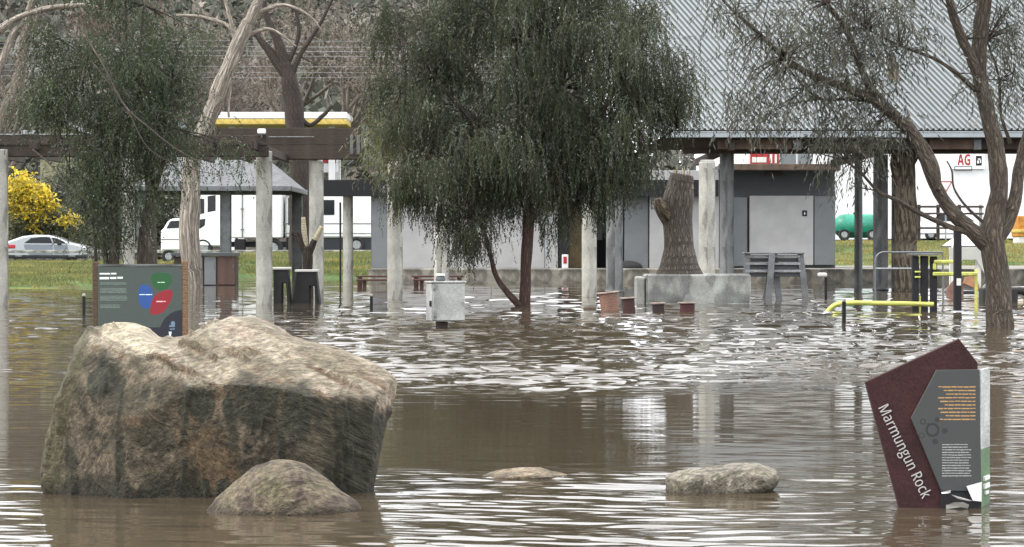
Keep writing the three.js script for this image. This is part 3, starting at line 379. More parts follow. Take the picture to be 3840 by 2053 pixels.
{ // pale limbs entering at the top left
  const d = 56, o = thing('pale_limbed_tree', 'smooth pale limbs of a gum reaching in at the left edge', 'tree', [X(-260, d), 0, -d]), L = l => joints(l, d);
  const t = L([[-260, 1240, 60], [-250, 800, 52], [-210, 500, 45], [-130, 260, 36], [-60, 170, 27], [0, 112, 22], [60, 72, 17], [120, 48, 15], [190, 30, 13], [260, 24, 11], [330, 22, 8], [400, 40, 5], [425, 90, 3]]), b = [L([[-120, 420, 22], [-40, 320, 18], [0, 245, 15], [28, 175, 14], [52, 120, 13], [84, 88, 11], [105, 40, 9], [125, -20, 7]]), L([[300, 25, 6], [330, 80, 5], [345, 150, 4], [400, 250, 3], [480, 390, 2]])];
  const R = lobes(95, d, [[330, 70, 70, 60, 90, 0, 0.5], [400, 60, 50, 50, 50, 0, 0.4], [560, 40, 60, 40, 30, 0.3, 0.4]], 6, 0.2), G = leaves(96, R, { per: 9, strand: 0.5, droop: 0.2, spread: 0.5, hang: 0.6, leaf: 0.12, width: 0.02, color: () => [0.15, 0.1, 0.085] });
  const T1 = limb(t, 12, 0.08, 6, 2); branches(o, b.map((q, i) => limb(q, 8, 0.08, 6, i)), M.barkCream); local(o, T1, G); part('trunk', T1, M.barkCream, o); part('dry_leaves', G, M.leaf, o);
}
{ // grey stringy trunk at the left
  const d = 80, o = thing('grey_trunked_tree', 'tall grey forked trunk at the left behind the pergola', 'tree', [X(-45, d), groundHeight(X(-45, d), d), -d]), L = l => joints(l, d);
  const t = L([[-45, 1080, 44], [-45, 900, 40], [-25, 600, 36], [20, 440, 34], [60, 340, 26], [78, 250, 20], [90, 150, 18], [105, 80, 14], [125, -20, 10], [140, -200, 6]]), b = [L([[50, 380, 16], [70, 300, 12], [95, 190, 10], [130, 100, 9], [150, 20, 6]]), L([[35, 420, 13], [10, 330, 10], [-20, 250, 8]])];
  const T1 = limb(t, 12, 0.2, 6, 7); branches(o, b.map((q, i) => limb(q, 8, 0.12, 6, i)), M.barkGrey); local(o, T1); part('trunk', T1, M.barkGrey, o);
}
{ // stout trunk behind the handrail, right
  const d = 66, o = thing('stout_tree_trunk', 'stout mottled trunk beside the rightmost grey pavilion column', 'tree', [X(3400, d), 0, -d]), L = l => joints(l, d);
  const t = L([[3402, 1110, 50], [3402, 1000, 47], [3398, 900, 44], [3392, 750, 43], [3388, 620, 44], [3380, 500, 36], [3360, 350, 26], [3340, 200, 16]]); const T1 = limb(t, 14, 0.16, 6, 6), B = limb(L([[3395, 640, 26], [3415, 610, 20], [3432, 590, 14], [3450, 520, 9]]), 8, 0.14, 5, 2); local(o, T1, B); part('trunk', T1, barkMat(0.2, 0.18, 0.155, T.flaky, 0.02, 1.6, 0.7), o); part('branches', B, M.barkBrown, o);
}
{ // yellow-flowering wattle behind the parked car
  const d = 139, o = thing('wattle_bush', 'yellow flowering wattle bush above the silver car', 'bush', [X(120, d), groundHeight(X(120, d), d), -d]);
  const gp = lobes(101, d, [[110, 800, 120, 90, 420, 0, 1.2], [220, 840, 90, 60, 260, 0, 1], [60, 740, 60, 100, 240, 0, 1], [130, 900, 150, 70, 400, 0.5, 1.2], [250, 920, 80, 60, 160, 0.5, 0.8]], 8, 0.35), yp = lobes(102, d - 0.8, [[70, 700, 50, 55, 330, 0, 0.8], [110, 740, 75, 60, 380, 0, 0.8], [175, 745, 40, 40, 150, 0, 0.5], [100, 790, 70, 40, 150, 0, 0.5], [140, 815, 40, 20, 40, 0, 0.4], [255, 825, 35, 22, 45, 0, 0.4], [130, 845, 30, 12, 18, 0, 0.3]], 7, 0.22);
  const G = leaves(103, gp, { per: 9, strand: 0.7, droop: 0.05, spread: 0.8, hang: 0.05, leaf: 0.2, width: 0.06, color: h => h < 0.3 ? [0.14, 0.14, 0.05] : [0.07, 0.075, 0.035] }), F = leaves(104, yp, { per: 9, strand: 0.45, droop: 0.03, spread: 1, hang: 0, leaf: 0.13, width: 0.1, color: h => h < 0.3 ? [0.5, 0.42, 0.05] : [0.8, 0.62, 0.06] });
  const ST = [[60, 0], [130, 5], [200, -6]].map(([px, k], i) => limb([[X(px, d), o.position.y - 0.1, -d, 0.07], [X(px + k, d), 1.4, -d, 0.055], [X(px + 2 * k, d), 2.6, -d, 0.03], [X(px - k, d), 3.6, -d, 0.015]], 6, 0.1, 4, i));
  local(o, G, F, ...ST); for (const g of ST) part('stem', g, M.barkDark, o); part('foliage', G, M.leaf, o); part('blossom', F, M.leaf, o);
}
// dark shrubs along the road behind the parked vehicles
[[330, 150, 'dark shrub behind the stems of the dark left tree'], [470, 152, 'dark shrub filling the gap left of the white van'], [610, 151, 'dark shrub just above the white van'], [215, 153, 'dark shrub between the wattle and the dark left tree']].forEach(([px, d, label], i) => {
  const o = thing('road_shrub', label, 'shrub', [X(px, d), groundHeight(X(px, d), d), -d], 0, 'dark shrubs along the road'), py = i === 2 ? 800 : 760, pts = lobes(340 + i, d, [[px, py, 85, 90, 340, 0, 1.1], [px - 30, py + 110, 80, 90, 300, 0, 1.1], [px + 30, py - 80, 55, 60, 130, 0, 0.9]], 8, 0.4), G = leaves(350 + i, pts, { per: 8, strand: 0.8, droop: 0.06, spread: 0.9, hang: 0.1, leaf: 0.24, width: 0.07, color: h => h < 0.3 ? [0.091, 0.091, 0.056] : [0.059, 0.064, 0.042] });
  const st = [-0.4, 0.3].map((k, j) => limb([[o.position.x + k, o.position.y - 0.1, -d, 0.08], [o.position.x + k * 1.4, 1.6, -d, 0.06], [o.position.x + k * 2, 3, -d, 0.025]], 6, 0.1, 4, j)); local(o, G, ...st); for (const g of st) part('stem', g, M.barkDark, o); part('foliage', G, M.leaf, o);
});
// twiggy rusty winter trees before the hill, each its own
function winterTree(px, d, h, seed, label, tone) {
  const x = X(px, d), y0 = Math.max(groundHeight(x, d), d > 165 ? hillHeight(x, d) : -1), o = thing('winter_tree', label, 'tree', [x, y0, -d], 0, 'bare winter trees below the hill'), R = rng(seed), L = [], tips = [];
  const grow = (p, dir, len, r, lev) => { const a = p.clone().addScaledVector(dir, len * 0.5).add(new THREE.Vector3((R() - 0.5) * len * 0.15, 0, (R() - 0.5) * len * 0.15)), b = p.clone().addScaledVector(dir, len); L.push(limb([[p.x, p.y, p.z, r], [a.x, a.y, a.z, r * 0.82], [b.x, b.y, b.z, r * 0.62]], lev < 2 ? 7 : 4, 0.1, 3, seed + lev)); if (lev >= 3) { tips.push(b, a); } if (lev >= 4) return; const n = lev === 0 ? 4 : 3; for (let i = 0; i < n; i++) { const dd = dir.clone().multiplyScalar(0.9).add(new THREE.Vector3(R() * 2 - 1, R() * 0.7 - 0.1, R() * 2 - 1).multiplyScalar(0.75)).normalize(); grow(p.clone().lerp(b, mix(0.6, 1, R())), dd, len * mix(0.55, 0.8, R()), r * 0.58, lev + 1); } };
  grow(new THREE.Vector3(0, -0.2, 0), new THREE.Vector3((R() - 0.5) * 0.25, 1, 0).normalize(), h * 0.36, h * 0.022, 0);
  const sp = []; for (const t of tips) for (let k = 0; k < 2; k++) sp.push(t.clone().add(new THREE.Vector3((R() - 0.5) * h * 0.09, (R() - 0.5) * h * 0.09, (R() - 0.5) * h * 0.09)));
  part('branches', merge(L), M.barkGrey, o); part('crown', leaves(seed + 1, sp, { per: 6, strand: 1.1, droop: 0.03, spread: 1, hang: 0.05, rise: 0.1, leaf: 0.3, width: 0.07, color: q => q < 0.5 ? tone : [tone[0] * 0.55, tone[1] * 0.55, tone[2] * 0.55] }), M.leaf, o);
}
winterTree(1230, 150, 17, 201, 'rusty twigged winter tree above the white and yellow canopy', [0.23, 0.19, 0.158]); winterTree(1480, 158, 18, 207, 'rusty twigged winter tree at the left edge of the dense tree', [0.19, 0.17, 0.135]); winterTree(820, 154, 16, 213, 'grey twigged winter tree behind the leaning pale trunk', [0.13, 0.11, 0.09]);
winterTree(1000, 170, 20, 221, 'tall rusty winter tree between the pale and dark trunks', [0.2, 0.175, 0.14]); winterTree(620, 160, 16, 229, 'grey winter tree left of the leaning pale trunk', [0.12, 0.105, 0.085]); winterTree(-40, 152, 16, 233, 'grey winter tree at the far left edge', [0.12, 0.105, 0.085]);
{ // scrub covering the hillside, one mass
  const R = rng(301), sp = []; for (let i = 0; i < 26; i++) sp.push(new THREE.Vector3((R() - 0.5) * 2.6, R() * 2.4, (R() - 0.5) * 2.6));
  const g = leaves(302, sp, { per: 6, strand: 1.3, droop: 0.02, spread: 1, hang: 0, rise: 0.2, leaf: 0.5, width: 0.17, color: () => [1, 1, 1] }), n = 5200, im = new THREE.InstancedMesh(g, M.scrub, n), m = new THREE.Matrix4(), q = new THREE.Quaternion(), c = new THREE.Color();
  for (let i = 0; i < n; i++) { const d = 166 + Math.pow(R(), 0.8) * 330, x = (R() * 2 - 1) * (40 + d * 0.32), s = mix(0.8, 2.1, R()) * (R() < 0.2 ? 1.7 : 1); m.compose(new THREE.Vector3(x, hillHeight(x, d) - 0.3, -d), q.setFromAxisAngle(new THREE.Vector3(0, 1, 0), R() * 6.28), new THREE.Vector3(s, s * mix(0.8, 1.7, R()), s)); im.setMatrixAt(i, m); const k = mix(0.75, 1.5, R()), u = R(); u < 0.35 ? c.setRGB(0.1 * k, 0.093 * k, 0.076 * k) : u < 0.75 ? c.setRGB(0.072 * k, 0.078 * k, 0.06 * k) : u < 0.9 ? c.setRGB(0.13 * k, 0.112 * k, 0.095 * k) : c.setRGB(0.2 * k, 0.19 * k, 0.17 * k); im.setColorAt(i, c); }
  im.name = 'hillside_scrub'; im.castShadow = im.receiveShadow = true; tag(im, 'dull brown and olive scrub covering the far hillside', 'scrub', null, 'stuff'); scene.add(im);
}
{ // pale trunks that stand out in the scrub
  const R = rng(311); const spots = [[700, 205], [560, 190], [240, 215], [170, 200], [1010, 230], [1330, 210], [1240, 185], [760, 250], [930, 200], [1430, 240], [330, 240]];
  const where = ['left of the leaning pale trunk', 'over the dark left tree', 'high at the left', 'near the left edge', 'between the two leaning trunks', 'above the canopy end', 'over the yellow canopy', 'behind the leaning pale trunk', 'just right of the leaning pale trunk', 'beside the dense tree', 'seen through the dark left tree'];
  spots.forEach(([px, d], i) => { const x = X(px, d), y = hillHeight(x, d), h = mix(7, 13, R()), o = thing('hillside_gum', `thin pale gum trunk on the hillside ${where[i]}`, 'tree', [x, y, -d], 0, 'pale gums on the hillside'), k = (R() - 0.5) * 1.6; const j = [[0, -0.5, 0, 0.26], [k * 0.3, h * 0.35, 0, 0.2], [k, h * 0.7, 0.2, 0.13], [k * 1.1, h, 0.3, 0.05]], b = [[[k * 0.6, h * 0.5, 0, 0.1], [k * 0.6 + 1.2, h * 0.68, 0, 0.07], [k * 0.6 + 1.9, h * 0.95, 0, 0.03]], [[k * 0.8, h * 0.62, 0, 0.1], [k * 0.8 - 1.1, h * 0.78, 0, 0.07], [k * 0.8 - 1.7, h * 1.02, 0, 0.03]]]; part('trunk', limb(j, 7, 0.12, 4, i), M.barkCream, o); for (const q of b) part('branch', limb(q, 5, 0.1, 4, i), M.barkCream, o); const pts = []; for (let q = 0; q < 34; q++) pts.push(new THREE.Vector3(k + (R() - 0.5) * 5, h * 0.95 + (R() - 0.5) * 3, (R() - 0.5) * 3)); part('crown', leaves(320 + i, pts, { per: 7, strand: 1, droop: 0.08, spread: 0.8, hang: 0.2, leaf: 0.34, width: 0.09, color: () => [0.07, 0.075, 0.055] }), M.leaf, o); });
}
{ // grass on the lawns above the water
  const R = rng(331), sp = []; for (let i = 0; i < 10; i++) sp.push(new THREE.Vector3((R() - 0.5) * 0.5, 0, (R() - 0.5) * 0.5));
  const g = leaves(332, sp, { per: 3, strand: 0.05, droop: -0.6, spread: 0.5, hang: -0.8, leaf: 0.13, width: 0.02, color: () => [1, 1, 1] }), list = [], m = new THREE.Matrix4(), q = new THREE.Quaternion(), c = new THREE.Color();
  for (let i = 0; i < 9000; i++) { const left = R() < 0.6, d = left ? mix(70, 134, R()) : mix(93, 117, R()), x = left ? mix(-30, -10, R()) : R() < 0.55 ? mix(-12, -4.5, R()) : mix(10, 23, R()), y = groundHeight(x, d); if (y > 0.01) list.push([x, y, d, left]); }
  const im = new THREE.InstancedMesh(g, M.leaf, list.length); list.forEach(([x, y, d], i) => { const s = mix(0.6, 1.3, R()); m.compose(new THREE.Vector3(x, y - 0.01, -d), q.setFromAxisAngle(new THREE.Vector3(0, 1, 0), R() * 6.28), new THREE.Vector3(s, s * 0.75, s)); im.setMatrixAt(i, m); const k = mix(0.7, 1.2, R()), dry = sm(0.0, 0.3, fbm(x * 0.2, d * 0.2, 6, 3) + (x > 8 ? 0.25 : 0)); c.setRGB(mix(0.18, 0.34, dry) * k, mix(0.2, 0.29, dry) * k, mix(0.065, 0.1, dry) * k); im.setColorAt(i, c); });
  im.name = 'lawn_grass'; im.castShadow = im.receiveShadow = true; tag(im, 'short green and yellowing grass on the lawns above the water', 'grass', null, 'stuff'); scene.add(im);
}

// ---------------------------------------------------------------- pergola, posts, pavilion, amenities
function columnShape(r, y0, y1) { const g = cyl(r, r * 0.97, y1 - y0, 0, y0, 0, 28); return g; }
M.columnPale = std({ color: lin(0.64, 0.63, 0.59), map: rep(T.concrete, 1.1, 0.6), bumpMap: T.speck, bumpScale: 0.006, roughness: 0.88 });
M.columnGrey = std({ color: lin(0.25, 0.265, 0.275), map: rep(T.concrete, 1.1, 0.6), bumpMap: T.speck, bumpScale: 0.004, roughness: 0.7 });
{
  const o = thing('pergola', 'dark timber pergola on pale round concrete columns at the left', 'pergola', [X(600, 52), 0, -52]), rel = (px, d) => [X(px, d) - o.position.x, 0, -d + 52];
  for (const [px, d] of [[-2, 49.7], [990, 50.6], [480, 55], [1186, 56.5]]) { const [x, , z] = rel(px, d); part('column', columnShape(px === 480 ? 0.14 : 0.163, BED, 2.98), M.columnPale, o, [x, 0, z]); }
  const bx0 = rel(-420, 50)[0], bx1 = rel(1002, 50)[0];
  for (const [y, h, dz] of [[2.95, 0.2, 0], [3.16, 0.19, 0.02]]) for (const z of [1.7, 2.1]) part('beam', box(bx1 - bx0, h, 0.07, (bx0 + bx1) / 2, y + 0.006, z + dz, 0.006), M.timberDark, o);
  const cx0 = rel(830, 56.5)[0], cx1 = rel(1352, 56.5)[0]; for (const [y, h] of [[3.17, 0.3], [3.51, 0.37]]) for (const z of [-4.3, -4.7]) part('beam', box(cx1 - cx0, h, 0.08, (cx0 + cx1) / 2, y, z, 0.006), M.timberDark, o);
  for (let i = 0; i < 9; i++) part('rafter', box(0.07, 0.16, 8.2, mix(bx0 + 0.4, bx1 - 0.2, i / 8), 3.05, -1.2, 0.006), M.timberDark, o);
  for (const dx of [0, 0.14]) part('end_plate', box(0.07, 0.42, 0.03, cx1 - 0.18 + dx, 3.33, -4.24, 0.004), M.steel, o);
  const fl = part('floodlight', box(0.16, 0.1, 0.1, rel(985, 50)[0], 3.33, 2.2, 0.02), M.white, o); part('bracket', box(0.03, 0.1, 0.03, rel(985, 50)[0], 3.25, 2.19), M.steel, fl);
  part('pale_line', box(1.0, 0.014, 0.014, rel(1095, 56.5)[0], 3.5, -4.22, 0.003), M.galv, o); part('pale_line', box(1.9, 0.02, 0.05, rel(120, 50)[0], 3.275, 2.14, 0.004), M.galv, o); part('junction_box', box(0.26, 0.08, 0.12, rel(110, 50)[0], 3.31, 2.12, 0.01), M.galv, o);  // longer strip stands in for the bright wet top edge of the beam
}
// free-standing concrete posts in the park
for (const [px, d, r, top, m, label] of [[1481, 55.6, 0.168, 2.9, 'P', 'pale concrete post with a mottled top right of the maroon bench'], [1657, 66, 0.2, 2.6, 'P', 'pale concrete post behind the white electrical cabinet'], [2210, 58, 0.17, 3.5, 'P', 'pale stained concrete post right of the dense tree trunk'], [2652, 55, 0.178, Y(608, 55), 'P', 'tall pale concrete post behind the concrete plinth']]) {
  const o = thing('concrete_post', label, 'post', [X(px, d), 0, -d], 0, 'concrete posts in the park'); part('shaft', columnShape(r, BED, top), M.columnPale, o); part('cap', cyl(r * 0.9, r * 0.8, 0.05, 0, top - 0.005, 0), M.concrete, o);
}
{ // the pavilion with the big corrugated roof
  const d0 = 64, o = thing('pavilion', 'open pavilion with large grey corrugated metal roof at the right', 'pavilion', [X(3300, 67), 0, -67]), ox = o.position.x, oz = o.position.z, e0 = X(2470, d0), eY = Y(488, d0), pitch = 1.43, shift = -0.68, rp = 0.148, W = rp * 5;
  const nrm = new THREE.Vector3(0, pitch, 1).normalize();
  const sheet = (r0, r1) => { const pos = [], idx = [], prof = []; for (let k = 0; k < 5; k++) prof.push([k * rp, 0], [k * rp + 0.066, 0], [k * rp + 0.09, 0.056], [k * rp + 0.122, 0.056]); prof.push([5 * rp, 0], [5 * rp + 0.004, 0]); for (const r of [r0, r1]) for (const [u, h] of prof) pos.push(u + r * shift + nrm.x * h, r + nrm.y * h, -r * pitch + nrm.z * h); const n = prof.length; for (let i = 0; i + 1 < n; i++) idx.push(i, i + 1, n + i, i + 1, n + i + 1, n + i); const g = new THREE.BufferGeometry(); g.setAttribute('position', new THREE.Float32BufferAttribute(pos, 3)); g.setIndex(idx); const f = g.toNonIndexed(); f.computeVertexNormals(); return metric(f); };
  M.roofs = [0.97, 1, 1.04].map(k => std({ color: lin(0.3 * k, 0.318 * k, 0.32 * k), metalness: 0.8, roughness: 0.32, map: T.plain }));
  const lo = sheet(0, 2.62), hi = sheet(2.55, 5.3); hi.translate(nrm.x * 0.008, nrm.y * 0.008, nrm.z * 0.008);
  for (let i = 0; i < 20; i++) { part('roof_sheet', lo, M.roofs[(i * 7) % 3], o, [e0 + i * W - ox, eY, -d0 - oz]); part('roof_sheet', hi, M.roofs[(i * 5 + 1) % 3], o, [e0 + i * W - ox, eY, -d0 - oz]); }
  const e1 = e0 + 20 * W, rx = e0 + 5.3 * shift, ridgeZ = -d0 - 5.3 * pitch; part('ridge_cap', box(20 * W + 0.2, 0.06, 0.3, (rx + rx + 20 * W) / 2 - ox, eY + 5.33, ridgeZ - oz, 0.02), M.gutter, o);
  part('rear_roof', (() => { const g = new THREE.BufferGeometry(); g.setAttribute('position', new THREE.Float32BufferAttribute([rx, eY + 5.3, ridgeZ, rx + 20 * W, eY + 5.3, ridgeZ, e0 + 1.9, eY, ridgeZ - 7.6, e1 + 2, eY, ridgeZ - 7.6].map((v, i) => i % 3 === 0 ? v - ox : i % 3 === 2 ? v - oz : v), 3)); g.setIndex([0, 2, 1, 1, 2, 3]); g.computeVertexNormals(); return metric(g); })(), M.roofs[0], o);
  part('soffit', box(20 * W - 0.1, 0.03, 7.4, (e0 + e1) / 2 - ox, eY - 0.2, -d0 - 3.8 - oz, 0.005), M.timberDark, o);
  const gl = e1 - e0 + 0.16; part('gutter', [box(gl, 0.13, 0.02, (e0 + e1) / 2 - ox, eY - 0.125, -d0 + 0.17 - oz, 0.006), box(gl, 0.02, 0.17, (e0 + e1) / 2 - ox, eY - 0.18, -d0 + 0.07 - oz, 0.004), box(gl, 0.03, 0.03, (e0 + e1) / 2 - ox, eY - 0.06, -d0 + 0.175 - oz, 0.01)], M.gutter, o); part('gutter_shade_strip', box(gl, 0.15, 0.03, (e0 + e1) / 2 - ox, eY - 0.085, -d0 - 0.04 - oz, 0.004), M.black, o);  // black strip stands in for the shade between roof edge and gutter
  part('gutter_return', new ConvexGeometry([[0, 0, 0], [-0.42, 0, -0.1], [0, 0.33, -0.1], [0, 0, -0.4], [-0.42, 0.02, -0.4], [0, 0.33, -0.4]].map(q => new THREE.Vector3(e0 - ox - 0.09 + q[0], eY - 0.2 + q[1], -d0 - oz + 0.1 + q[2]))), M.gutter, o);
  // timber eave beam, rafters, dark steel brackets
  const bY = Y(540, 64.4), bh = 0.27; const seg = [[2690, 2968, 'timberBrown'], [3012, 3478, 'timberDark'], [3484, 3648, 'timberBrown'], [3682, 4300, 'timberDark']];  // brown and dark stretches paint in how the beam is lit along its length
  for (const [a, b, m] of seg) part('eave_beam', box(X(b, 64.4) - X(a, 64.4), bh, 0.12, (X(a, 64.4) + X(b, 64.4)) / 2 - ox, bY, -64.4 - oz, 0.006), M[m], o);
  for (const px of [2990, 3665]) part('bracket', box(0.2, 0.3, 0.14, X(px, 64.4) - ox, bY, -64.4 - oz, 0.01), M.steel, o);
  for (let i = 0; i < 27; i++) part('rafter_end', box(0.05, 0.1, 0.3, e0 + 0.35 + i * 0.5 - ox, bY + 0.15, -64.28 - oz, 0.006), M.timberDark, o);
  part('beam', box(13.5, 0.12, 0.3, (e0 + e1) / 2 - ox, Y(568, 65), -65 - oz, 0.01), M.timberDark, o);
  for (const [px, d, r] of [[2305, 63.6, 0.21], [2726, 65.6, 0.185], [3303, 67, 0.195], [3354, 72, 0.075], [3960, 67, 0.195]]) { const c = part('column', columnShape(r, BED, Y(572, 65.2)), M.columnGrey, o, [X(px, d) - ox, 0, -d - oz]); if (r > 0.1) part('base_plate', cyl(r * 1.12, r * 1.12, 0.05, 0, 0.02, 0), M.steel, c); }
  part('column', columnShape(0.12, -0.3, Y(600, 76)), M.columnGrey, o, [X(3220, 76) - ox, 0, -76 - oz]);
  part('beam', box(0.14, 0.2, 12, X(2726, 65.6) - ox, Y(566, 65.6) + 0.05, -70 - oz, 0.01), M.timberDark, o); part('beam', box(0.14, 0.2, 12, X(3303, 67) - ox, Y(566, 65.6) + 0.05, -71 - oz, 0.01), M.timberDark, o);
}
{ // amenities block behind
  const d = 83, o = thing('amenities_block', 'low amenities block with white panel walls under a flat roof', 'building', [X(2300, d), 0.45, -d]), ox = o.position.x, oy = 0.45, oz = -d, rect = (name, a, b, y0, y1, m, z = 0, t = 0.12) => part(name, box(X(b, d) - X(a, d), Y(y0, d) - Y(y1, d), t, (X(a, d) + X(b, d)) / 2 - ox, (Y(y0, d) + Y(y1, d)) / 2 - oy, z, 0.01), m, o), FL = 1006.5;
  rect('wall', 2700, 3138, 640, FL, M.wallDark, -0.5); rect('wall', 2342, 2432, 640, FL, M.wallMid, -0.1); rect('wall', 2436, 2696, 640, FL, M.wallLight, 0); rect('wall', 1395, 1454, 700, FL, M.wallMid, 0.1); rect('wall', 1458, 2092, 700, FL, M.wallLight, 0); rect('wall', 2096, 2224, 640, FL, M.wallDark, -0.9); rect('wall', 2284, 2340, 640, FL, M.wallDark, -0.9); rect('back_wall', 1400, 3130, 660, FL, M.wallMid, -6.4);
  rect('panel', 2815, 3055, 734, 995, M.wallLight, -0.36); rect('panel', 3059, 3136, 736, 995, M.wallMid, -0.38); rect('panel', 2752, 2806, 740, 1000, M.wallMid, -0.38);
  for (const x of [1640, 1840, 2040]) rect('joint_strip', x, x + 4, 704, FL, M.wallMid, 0.062, 0.01);
  const sg = rect('notice', 3013, 3031, 789, 811, M.black, -0.29, 0.015); part('pictogram', [cyl(0.02, 0.02, 0.012, 0, 0, 0), box(0.035, 0.06, 0.012, 0, -0.04, 0)].map(g => g.translate(X(3022, d) - ox, Y(797, d) - oy, -0.28)), M.whiteMatt, sg);
  const dr = rect('door', 2136, 2200, 760, FL, M.amber.clone(), -0.8, 0.05); dr.material.color = lin(0.16, 0.11, 0.04); part('handle', box(0.03, 0.14, 0.03, X(2144, d) - ox, 1.0, -0.75), M.steel, dr);
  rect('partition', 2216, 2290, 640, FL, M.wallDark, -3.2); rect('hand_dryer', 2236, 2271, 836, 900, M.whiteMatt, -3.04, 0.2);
  const fn = rect('notice', 2107, 2131, 955, 1010, M.whiteMatt, 0.1, 0.03); part('red_field', box(0.11, 0.22, 0.01, X(2119, d) - ox, Y(976, d) - oy, 0.122), M.red, fn);
  rect('fascia', 2690, 3146, 617, 640, M.timberBrown, 0.5, 0.06); rect('fascia', 1212, 2692, 676, 738, std({ color: lin(0.008, 0.009, 0.014), roughness: 0.8, map: T.grain }), 0.35, 0.06);
  part('roof', [box(X(3146, d) - X(2690, d), 0.16, 7, (X(3146, d) + X(2690, d)) / 2 - ox, Y(625, d) - oy - 0.06, -3.05), box(X(2692, d) - X(1212, d), 0.3, 7.4, (X(2692, d) + X(1212, d)) / 2 - ox, Y(706, d) - oy + 0.1, -3.4)], M.wallDark, o);
  part('vent_box', box(0.5, 0.14, 0.3, X(2905, d) - ox, Y(651, d) - oy, -0.25, 0.01), M.timberDark, o);
  part('side_wall', [box(0.14, 2.6, 6, X(3134, d) - ox, 1.3, -3.6), box(0.14, 2.3, 6, X(1398, d) - ox, 1.15, -3.2)], M.wallMid, o);
  for (const px of [1309, 1285]) part('post', px === 1309 ? columnShape(0.165, -0.5, 2.36) : box(0.06, 2.6, 0.06, 0, 0.8, 0), px === 1309 ? M.columnPale : M.black, o, [X(px, 84) - ox, 0, 0.2 - (px === 1309 ? 0.6 : 0)]);
  const s = part('rubble_bag', new THREE.SphereGeometry(0.5, 20, 12), M.blackRubber, o, [X(2360, 82) - ox, 0.02, 0.6]); s.scale.set(0.9, 0.45, 0.6);
}
{ // hip-roofed picnic shelter before the truck
  const d = 85, o = thing('picnic_shelter', 'grey hip roofed picnic shelter with square posts before the white truck', 'shelter', [X(820, d), 0, -d]), ox = o.position.x, a = X(525, d) - ox, b = X(1112, d) - ox, e = Y(706, d), r = Y(588, d);
  const roof = (() => { const p = [[a, e, 2.2], [b, e, 2.2], [b, e, -4.2], [a, e, -4.2], [a + 1.1, r, -1], [b - 1.1, r, -1]], g = new THREE.BufferGeometry(); g.setAttribute('position', new THREE.Float32BufferAttribute(p.flat(), 3)); g.setIndex([0, 1, 5, 0, 5, 4, 1, 2, 5, 2, 3, 4, 2, 4, 5, 3, 0, 4, 0, 3, 1, 1, 3, 2]); const f = g.toNonIndexed(); f.computeVertexNormals(); return metric(f); })();
  part('roof', roof, std({ color: lin(0.17, 0.175, 0.18), roughness: 0.7, map: T.grain }), o); part('fascia', [box(b - a, 0.16, 0.06, (a + b) / 2, e - 0.06, 2.22), box(b - a, 0.16, 0.06, (a + b) / 2, e - 0.06, -4.22), box(0.06, 0.16, 6.3, a, e - 0.06, -1), box(0.06, 0.16, 6.3, b, e - 0.06, -1)], M.steel, o);
  for (const [px, z] of [[866, 1.6], [560, 1.6], [1080, -3.6], [640, -3.6]]) part('post', box(0.34, e + 0.9, 0.34, X(px, d) - ox, (e - 0.9) / 2 - 0.02, z, 0.02), M.concreteDark, o);
}
{ // barbecue cabinet under it
  const d = 76, o = thing('barbecue_cabinet', 'low barbecue cabinet with grey and brown doors behind the paperbark', 'cabinet', [X(770, d), 0, -d]), ox = o.position.x;
  part('carcass', box(X(882, d) - X(650, d), 1.42, 0.8, (X(882, d) + X(650, d)) / 2 - ox, Y(962, d) - 0.71, -0.45, 0.01), M.timberDark, o); part('benchtop', box(X(887, d) - X(640, d), 0.09, 0.95, (X(887, d) + X(640, d)) / 2 - ox, Y(954, d), -0.42, 0.01), M.wallDark, o);
  for (const [a, b, m] of [[765, 808, M.wallMid], [815, 880, std({ color: lin(0.15, 0.085, 0.07), map: T.wood, roughness: 0.7 })], [690, 758, M.wallMid]]) { const q = part('door', box(X(b, d) - X(a, d), 0.82, 0.03, (X(a, d) + X(b, d)) / 2 - ox, Y(1016, d), -0.03, 0.006), m, o); part('handle', box(0.02, 0.12, 0.02, X(b, d) - ox - 0.05, Y(1000, d), -0.01), M.steel, q); }
}
for (const [a, b, label] of [[1335, 1512, 'maroon slatted bench left of the mottled concrete post'], [1545, 1738, 'maroon slatted bench behind the white electrical cabinet']]) { // flooded benches
  const d = 72, o = thing('park_bench', label, 'bench', [X((a + b) / 2, d), 0, -d], 0, 'maroon benches before the amenities block'), w = X(b, d) - X(a, d);
  for (let k = 0; k < 3; k++) part('seat_slat', box(w, 0.05, 0.12, 0, Y(1037, d), 0.16 - k * 0.14, 0.008), M.maroon, o); for (let k = 0; k < 2; k++) part('footboard', box(w * 0.82, 0.05, 0.12, -w * 0.06, Y(1050, d), 0.55 - k * 0.14, 0.008), M.maroon, o);
  for (const s of [-1, 1]) part('leg', box(0.12, 0.9, 0.34, s * w * 0.42, Y(1040, d) - 0.46, 0.02, 0.008), M.maroon, o); for (const s of [-1, 1]) part('stretcher', bar([s * w * 0.26 - w * 0.04, BED, 0.48], [s * w * 0.26 - w * 0.04, Y(1052, d), 0.48], 0.1), M.maroon, o);
}
